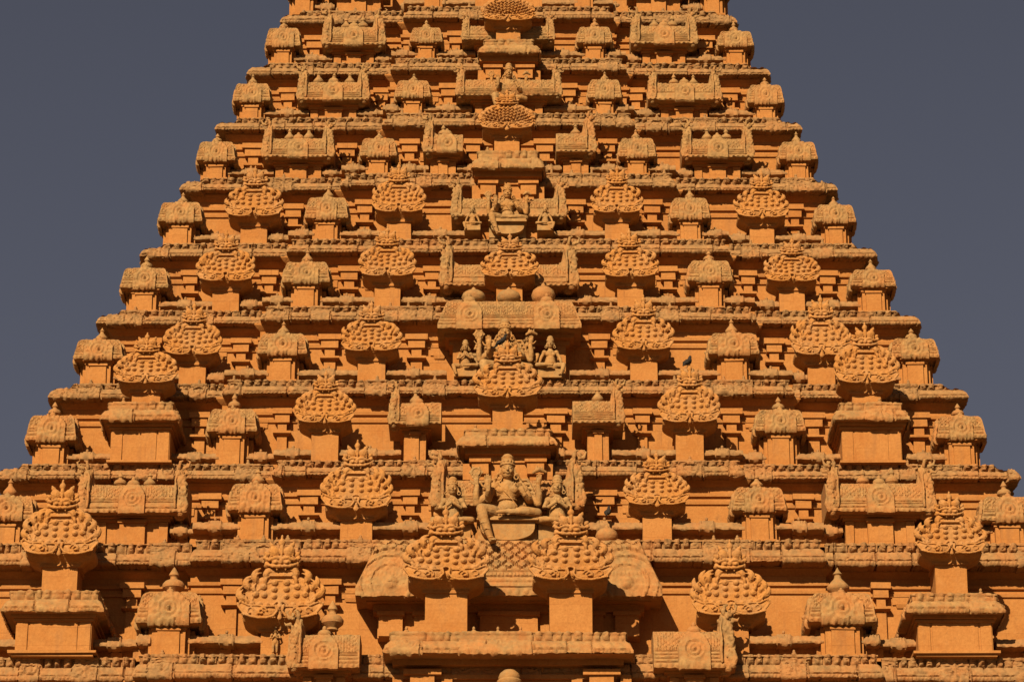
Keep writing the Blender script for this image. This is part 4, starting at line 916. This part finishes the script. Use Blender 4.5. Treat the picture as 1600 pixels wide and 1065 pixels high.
    # rear arms raised with emblems
    for k in (-1, 1):
        mb.tube([(k * .27, .04, .70), (k * .46, .0, .50), (k * .64, -.06, .34)], [.098, .090, .078], seg=12)
        mb.tube([(k * .64, -.06, .34), (k * .66, -.10, .52), (k * .64, -.12, .70)], [.078, .072, .052], seg=12)
        mb.tube([(k * .655 + .06 * math.cos(a), -.10 + .06 * math.sin(a), .60) for a in np.linspace(0, 2 * math.pi, 12)], .016, seg=6)
        hand(mb, (k * .64, -.12, .70), R(90 - k * 6), k, s=1.15)
        for q in (.76, .66): mb.tube([(k * .34 + .0, -.02, q - .12), (k * .40, -.1, q - .10)], .02, seg=6)
    mb.ell((-.66, -.10, 1.02), (.13, .035, .12), seg=16, ring=8); mb.arc((-.66, 1.02), .085, 0, 2 * math.pi, .014, y=-.135)
    for q in range(6): mb.ell((-.66 + .13 * math.cos(q * 1.05), -.1, 1.02 + .12 * math.sin(q * 1.05)), (.03, .02, .03), seg=6, ring=5)
    mb.tube([(.55, -.10, 1.02), (.66, -.13, 1.08), (.80, -.08, 1.03)], [.035, .06, .03], seg=8); mb.tube([(.60, -.1, 1.08), (.62, -.1, 1.16)], [.03, .015], seg=6); mb.tube([(.72, -.1, 1.08), (.73, -.1, 1.15)], [.03, .015], seg=6)
    # sashes flying beside the shoulders
    for k in (-1, 1):
        for q in range(4): mb.tube([(k * .24, .12, .92 - q * .08), (k * (.42 + .05 * q), .1, .92 - q * .10), (k * (.50 + .03 * q), .1, .80 - q * .12)], [.035, .04, .02], seg=6)
    face(mb, (0, -.06, 1.07), .42, 'mid')
    # back slab
    mb.ell((0, .16, .62), (.42, .10, .46), seg=20, ring=10)
    mb2 = mb.mesh('figure', M_STAT, remesh=.009, sm=0, rough=.5)
    return mb2
def attendant(kind=0):
    mb = MB(); m = -1 if kind else 1
    mb.tube([(0, 0, .05), (0, -.04, .2), (0, -.02, .42), (0, 0, .58), (0, .02, .70)], [.2, .19, .14, .17, .08], seg=16)
    mb.ell((0, -.10, .2), (.15, .13, .13), seg=14, ring=10); mb.tube([(0, 0, .66), (0, 0, .8)], .07, seg=10)
    for k in (-1, 1):
        mb.ell((k * .09, -.11, .5), (.08, .06, .075), seg=10, ring=8); mb.ell((k * .2, 0, .6), (.09, .09, .09), seg=10, ring=8)
        if kind == 0:
            mb.tube([(k * .21, 0, .6), (k * .29, -.06, .42), (k * .20, -.22, .38), (k * .04, -.28, .47)], [.065, .055, .045, .035], seg=10); hand(mb, (k * .03, -.28, .46), R(90), k, s=.7)
        else:
            mb.tube([(k * .21, 0, .6), (k * .31, -.05, .40), (k * .36, -.14, .2)], [.065, .055, .04], seg=10); hand(mb, (k * .36, -.15, .2), R(-80), k, s=.8)
        # crossed legs
        mb.tube([(k * .08, -.04, .06), (k * .26, -.18, .08), (k * .44, -.22, .08)], [.11, .10, .08], seg=12)
    mb.tube([(.44, -.24, .07), (.2, -.34, .05), (-.06, -.34, .04)], [.08, .065, .04], seg=10)
    mb.tube([(-.44, -.24, .07), (-.40 * 1, -.30, -.12), (-.34, -.32, -.3)], [.08, .07, .045], seg=10); mb.ell((-.31, -.38, -.33), (.05, .1, .035), seg=10, ring=6)
    mb.tube([(.16 * math.cos(a), -.03 + .15 * math.sin(a), .35) for a in np.linspace(0, 2 * math.pi, 15)], .015, seg=6)
    mb.tube([(.12 * math.cos(a), -.10, .62 + .08 * math.sin(a)) for a in np.linspace(math.pi, 2 * math.pi, 10)], .014, seg=6)
    face(mb, (0, -.05, .90), .33, 'mid'); mb.ell((0, .14, .4), (.25, .08, .35))
    return mb.mesh('attendant', M_STAT, remesh=.011, sm=1, rough=.4)
def standing():
    mb = MB()
    for k in (-1, 1):
        mb.tube([(k * .07, 0, .5), (k * .08, -.03, .28), (k * .075, -.01, .05)], [.08, .065, .04], seg=10); mb.ell((k * .09, -.05, .02), (.035, .08, .025), seg=8, ring=6)
        mb.ell((k * .15, 0, .82), (.06, .06, .06), seg=8, ring=6); mb.tube([(k * .16, 0, .82), (k * .21, -.03, .66), (k * .10, -.13, .66), (0, -.15, .74)], [.05, .04, .035, .028], seg=8); hand(mb, (k * .02, -.15, .72), R(90), k, s=.5)
    mb.tube([(0, 0, .46), (0, 0, .6), (0, 0, .72), (0, 0, .86)], [.12, .095, .12, .06], seg=14); face(mb, (0, -.02, 1.0), .2, 'mid'); mb.tube([(.1 * math.cos(a), .1 * math.sin(a), .5) for a in np.linspace(0, 2 * math.pi, 12)], .03, seg=6)
    return mb.mesh('relief_figure', M_STAT, remesh=.011, sm=1, rough=.4)
ME_D = deity(); ME_A = [attendant(0), attendant(1)]; ME_S = standing()
def throne(w, h, d):
    mb = MB(); mb.box(-w / 2, w / 2, -.30, .35, -.07, 0, j=.004); mb.box(-w / 2 - .02, w / 2 + .02, -.33, .35, -.10, -.06, j=.004)
    n = 16; v = []
    for y in (-.22, .35):
        for i in range(n + 1):
            a = math.pi * i / n; v.append((-math.cos(a) * w * .46, y, -.09 - math.sin(a) ** .55 * h))
    f = [(i, i + 1, n + 2 + i, n + 1 + i) for i in range(n)] + [tuple(range(n, -1, -1)), tuple(range(n + 1, 2 * n + 2))]
    mb.add(v, f); mb.box(-w / 2, w / 2, .0, .35, -h - .1, -.08, j=.004)
    return fixn(mb.mesh('throne', M_STAT, 35))
def place_deity(cx, yseat, ycrown, Y, label, thr=True, wid=1.0):
    zs = zat(yseat, Y); zc = zat(ycrown, Y); s = (zc - zs) / 1.45; x = xat(cx, yseat, Y)
    o = put('seated_statue', None, None, (x, Y, zs)); tag(o, label, 'statue', 'seated deity statues on the central axis')
    b = put('figure', ME_D, o, (x, Y, zs), 0, (s * wid, s, s))
    if thr: put('throne', throne(1.25 * s * wid, .42 * s, .6), o, (x, Y, zs))
def place_att(cx, yseat, ycrown, Y, label, kind=0, m=1):
    zs = zat(yseat, Y); zc = zat(ycrown, Y); s = (zc - zs) / 1.2; x = xat(cx, yseat, Y)
    o = put('attendant_statue', None, None, (x, Y, zs)); tag(o, label, 'statue', 'small attendant statues beside the deities')
    put('figure', ME_A[kind], o, (x, Y, zs), 0, (s * m, s, s))
    mb = MB(); mb.box(-.42 * s, .42 * s, -.12, .5, -.34 * s, .0, j=.005); put('seat_block', mb.mesh('seat_block', M_STAT, 30), o, (x, Y, zs))
place_deity(793, 812, 710, -(W[1] + .15), 'large four-armed seated statue in the niche right above the big barrel roof, one leg hanging')
place_att(707, 822, 745, -(W[1] + .10), 'small crowned statue left of the largest seated deity, behind a fan crest', 0, 1)
place_att(871, 822, 742, -(W[1] + .10), 'small crowned statue right of the largest seated deity, behind a fan crest', 0, -1)
Y3 = -(W[3] + .12)
place_deity(789, 583, 500, Y3, 'seated statue under the barrel canopy, its legs half hidden by a fan ornament', thr=False)
place_att(727, 577, 531, Y3 - .05, 'leftmost small statue under the barrel canopy, knee over the ledge', 0, 1)
place_att(860, 577, 525, Y3 - .05, 'rightmost small statue under the barrel canopy, one arm down', 1, -1)
place_att(752, 560, 521, Y3 + .25, 'tiny crowned figure just left of the canopy deity', 0, 1)
place_att(824, 560, 519, Y3 + .25, 'tiny crowned figure just right of the canopy deity', 0, -1)
Y5 = -(W[5] + .15)
place_deity(793, 348, 288, Y5, 'four-armed seated statue with bent knee between two small barrel roofs, above the shell fan')
place_att(738, 353, 321, Y5 + .0, 'small cross-legged statue left of the four-armed deity in the middle porch', 1, 1)
place_att(852, 353, 320, Y5 + .0, 'small cross-legged statue right of the four-armed deity in the middle porch', 1, -1)
Y7 = -(W[7] + .15)
place_deity(795, 163, 100, Y7, 'topmost seated statue, in the upper porch directly over a scale-patterned fan', thr=False, wid=.85)
# small standing reliefs on shrine bodies
for k, px, y0, y1, lab in ((0, 257, 1022, 975, 'small standing relief figure on the left domed shrine body'), (0, 430, 1020, 978, None), (0, 1323, 1022, 977, None)):
    Y = -(W[0]) + (.02 if proj(0, xat(px, 1000, -W[0])) > 0 else .26); z0 = zat(y0, Y); z1 = zat(y1, Y); s = (z1 - z0) / 1.2; put('relief_figure', ME_S, tower, (xat(px, 1000, Y), Y, z0), 0, (s, s, s))

# ------------------------------------------------------------------ pigeons
def bird_mesh():
    mb = MB(); mb.tube([(0, .16, -.05), (0, .08, 0), (0, -.02, .05), (0, -.09, .12), (0, -.10, .18)], [.03, .06, .078, .05, .035], seg=12)
    mb.ell((0, -.12, .20), (.034, .042, .036)); mb.tube([(0, -.15, .195), (0, -.19, .185)], [.012, .004], seg=6)
    mb.tube([(0, .1, -.03), (0, .24, -.12)], [.04, .02], seg=8)
    for k in (-1, 1): mb.ell((k * .055, .04, .02), (.025, .13, .05), rot=(-.5, 0, 0)); mb.tube([(k * .025, -.01, -.02), (k * .025, -.01, -.09)], .009, seg=5)
    return mb.mesh('pigeon', plain('dark_feathers', (0.018, 0.014, 0.012)), remesh=.01, sm=1)
BM = bird_mesh()
for i, (px, py, Y, rz, s, lab) in enumerate(((1075, 568, -(W[2] + .27) + .05, 2.6, 1.05, 'dark pigeon perched on the crest tip of a fan ornament'), (784, 535, Y3 - .45, 1.2, .9, 'bluish pigeon in front of the chest of the canopy deity'), (950, 802, -(W[1] + .0), 2.9, .95, 'dark pigeon perched above the round pot finial right of the big statue'))):
    b = put('pigeon', BM, None, (xat(px, py, Y), Y, zat(py, Y)), rz, (s, s, s)); tag(b, lab, 'bird', 'pigeons resting on the tower')

# ------------------------------------------------------------------ ground
mb = MB(); g = 6000; mb.add([(-g, -g, 0), (g, -g, 0), (g, g, 0), (-g, g, 0)], [(0, 1, 2, 3)])
gm = stone('courtyard_paving', (0.30, 0.20, 0.11), (0.24, 0.17, 0.09), 0.2); gr = put('ground', mb.mesh('ground', gm), None); gr['kind'] = 'structure'
for o in list(bpy.data.objects):
    if o.name.startswith('tmp'): bpy.data.objects.remove(o)
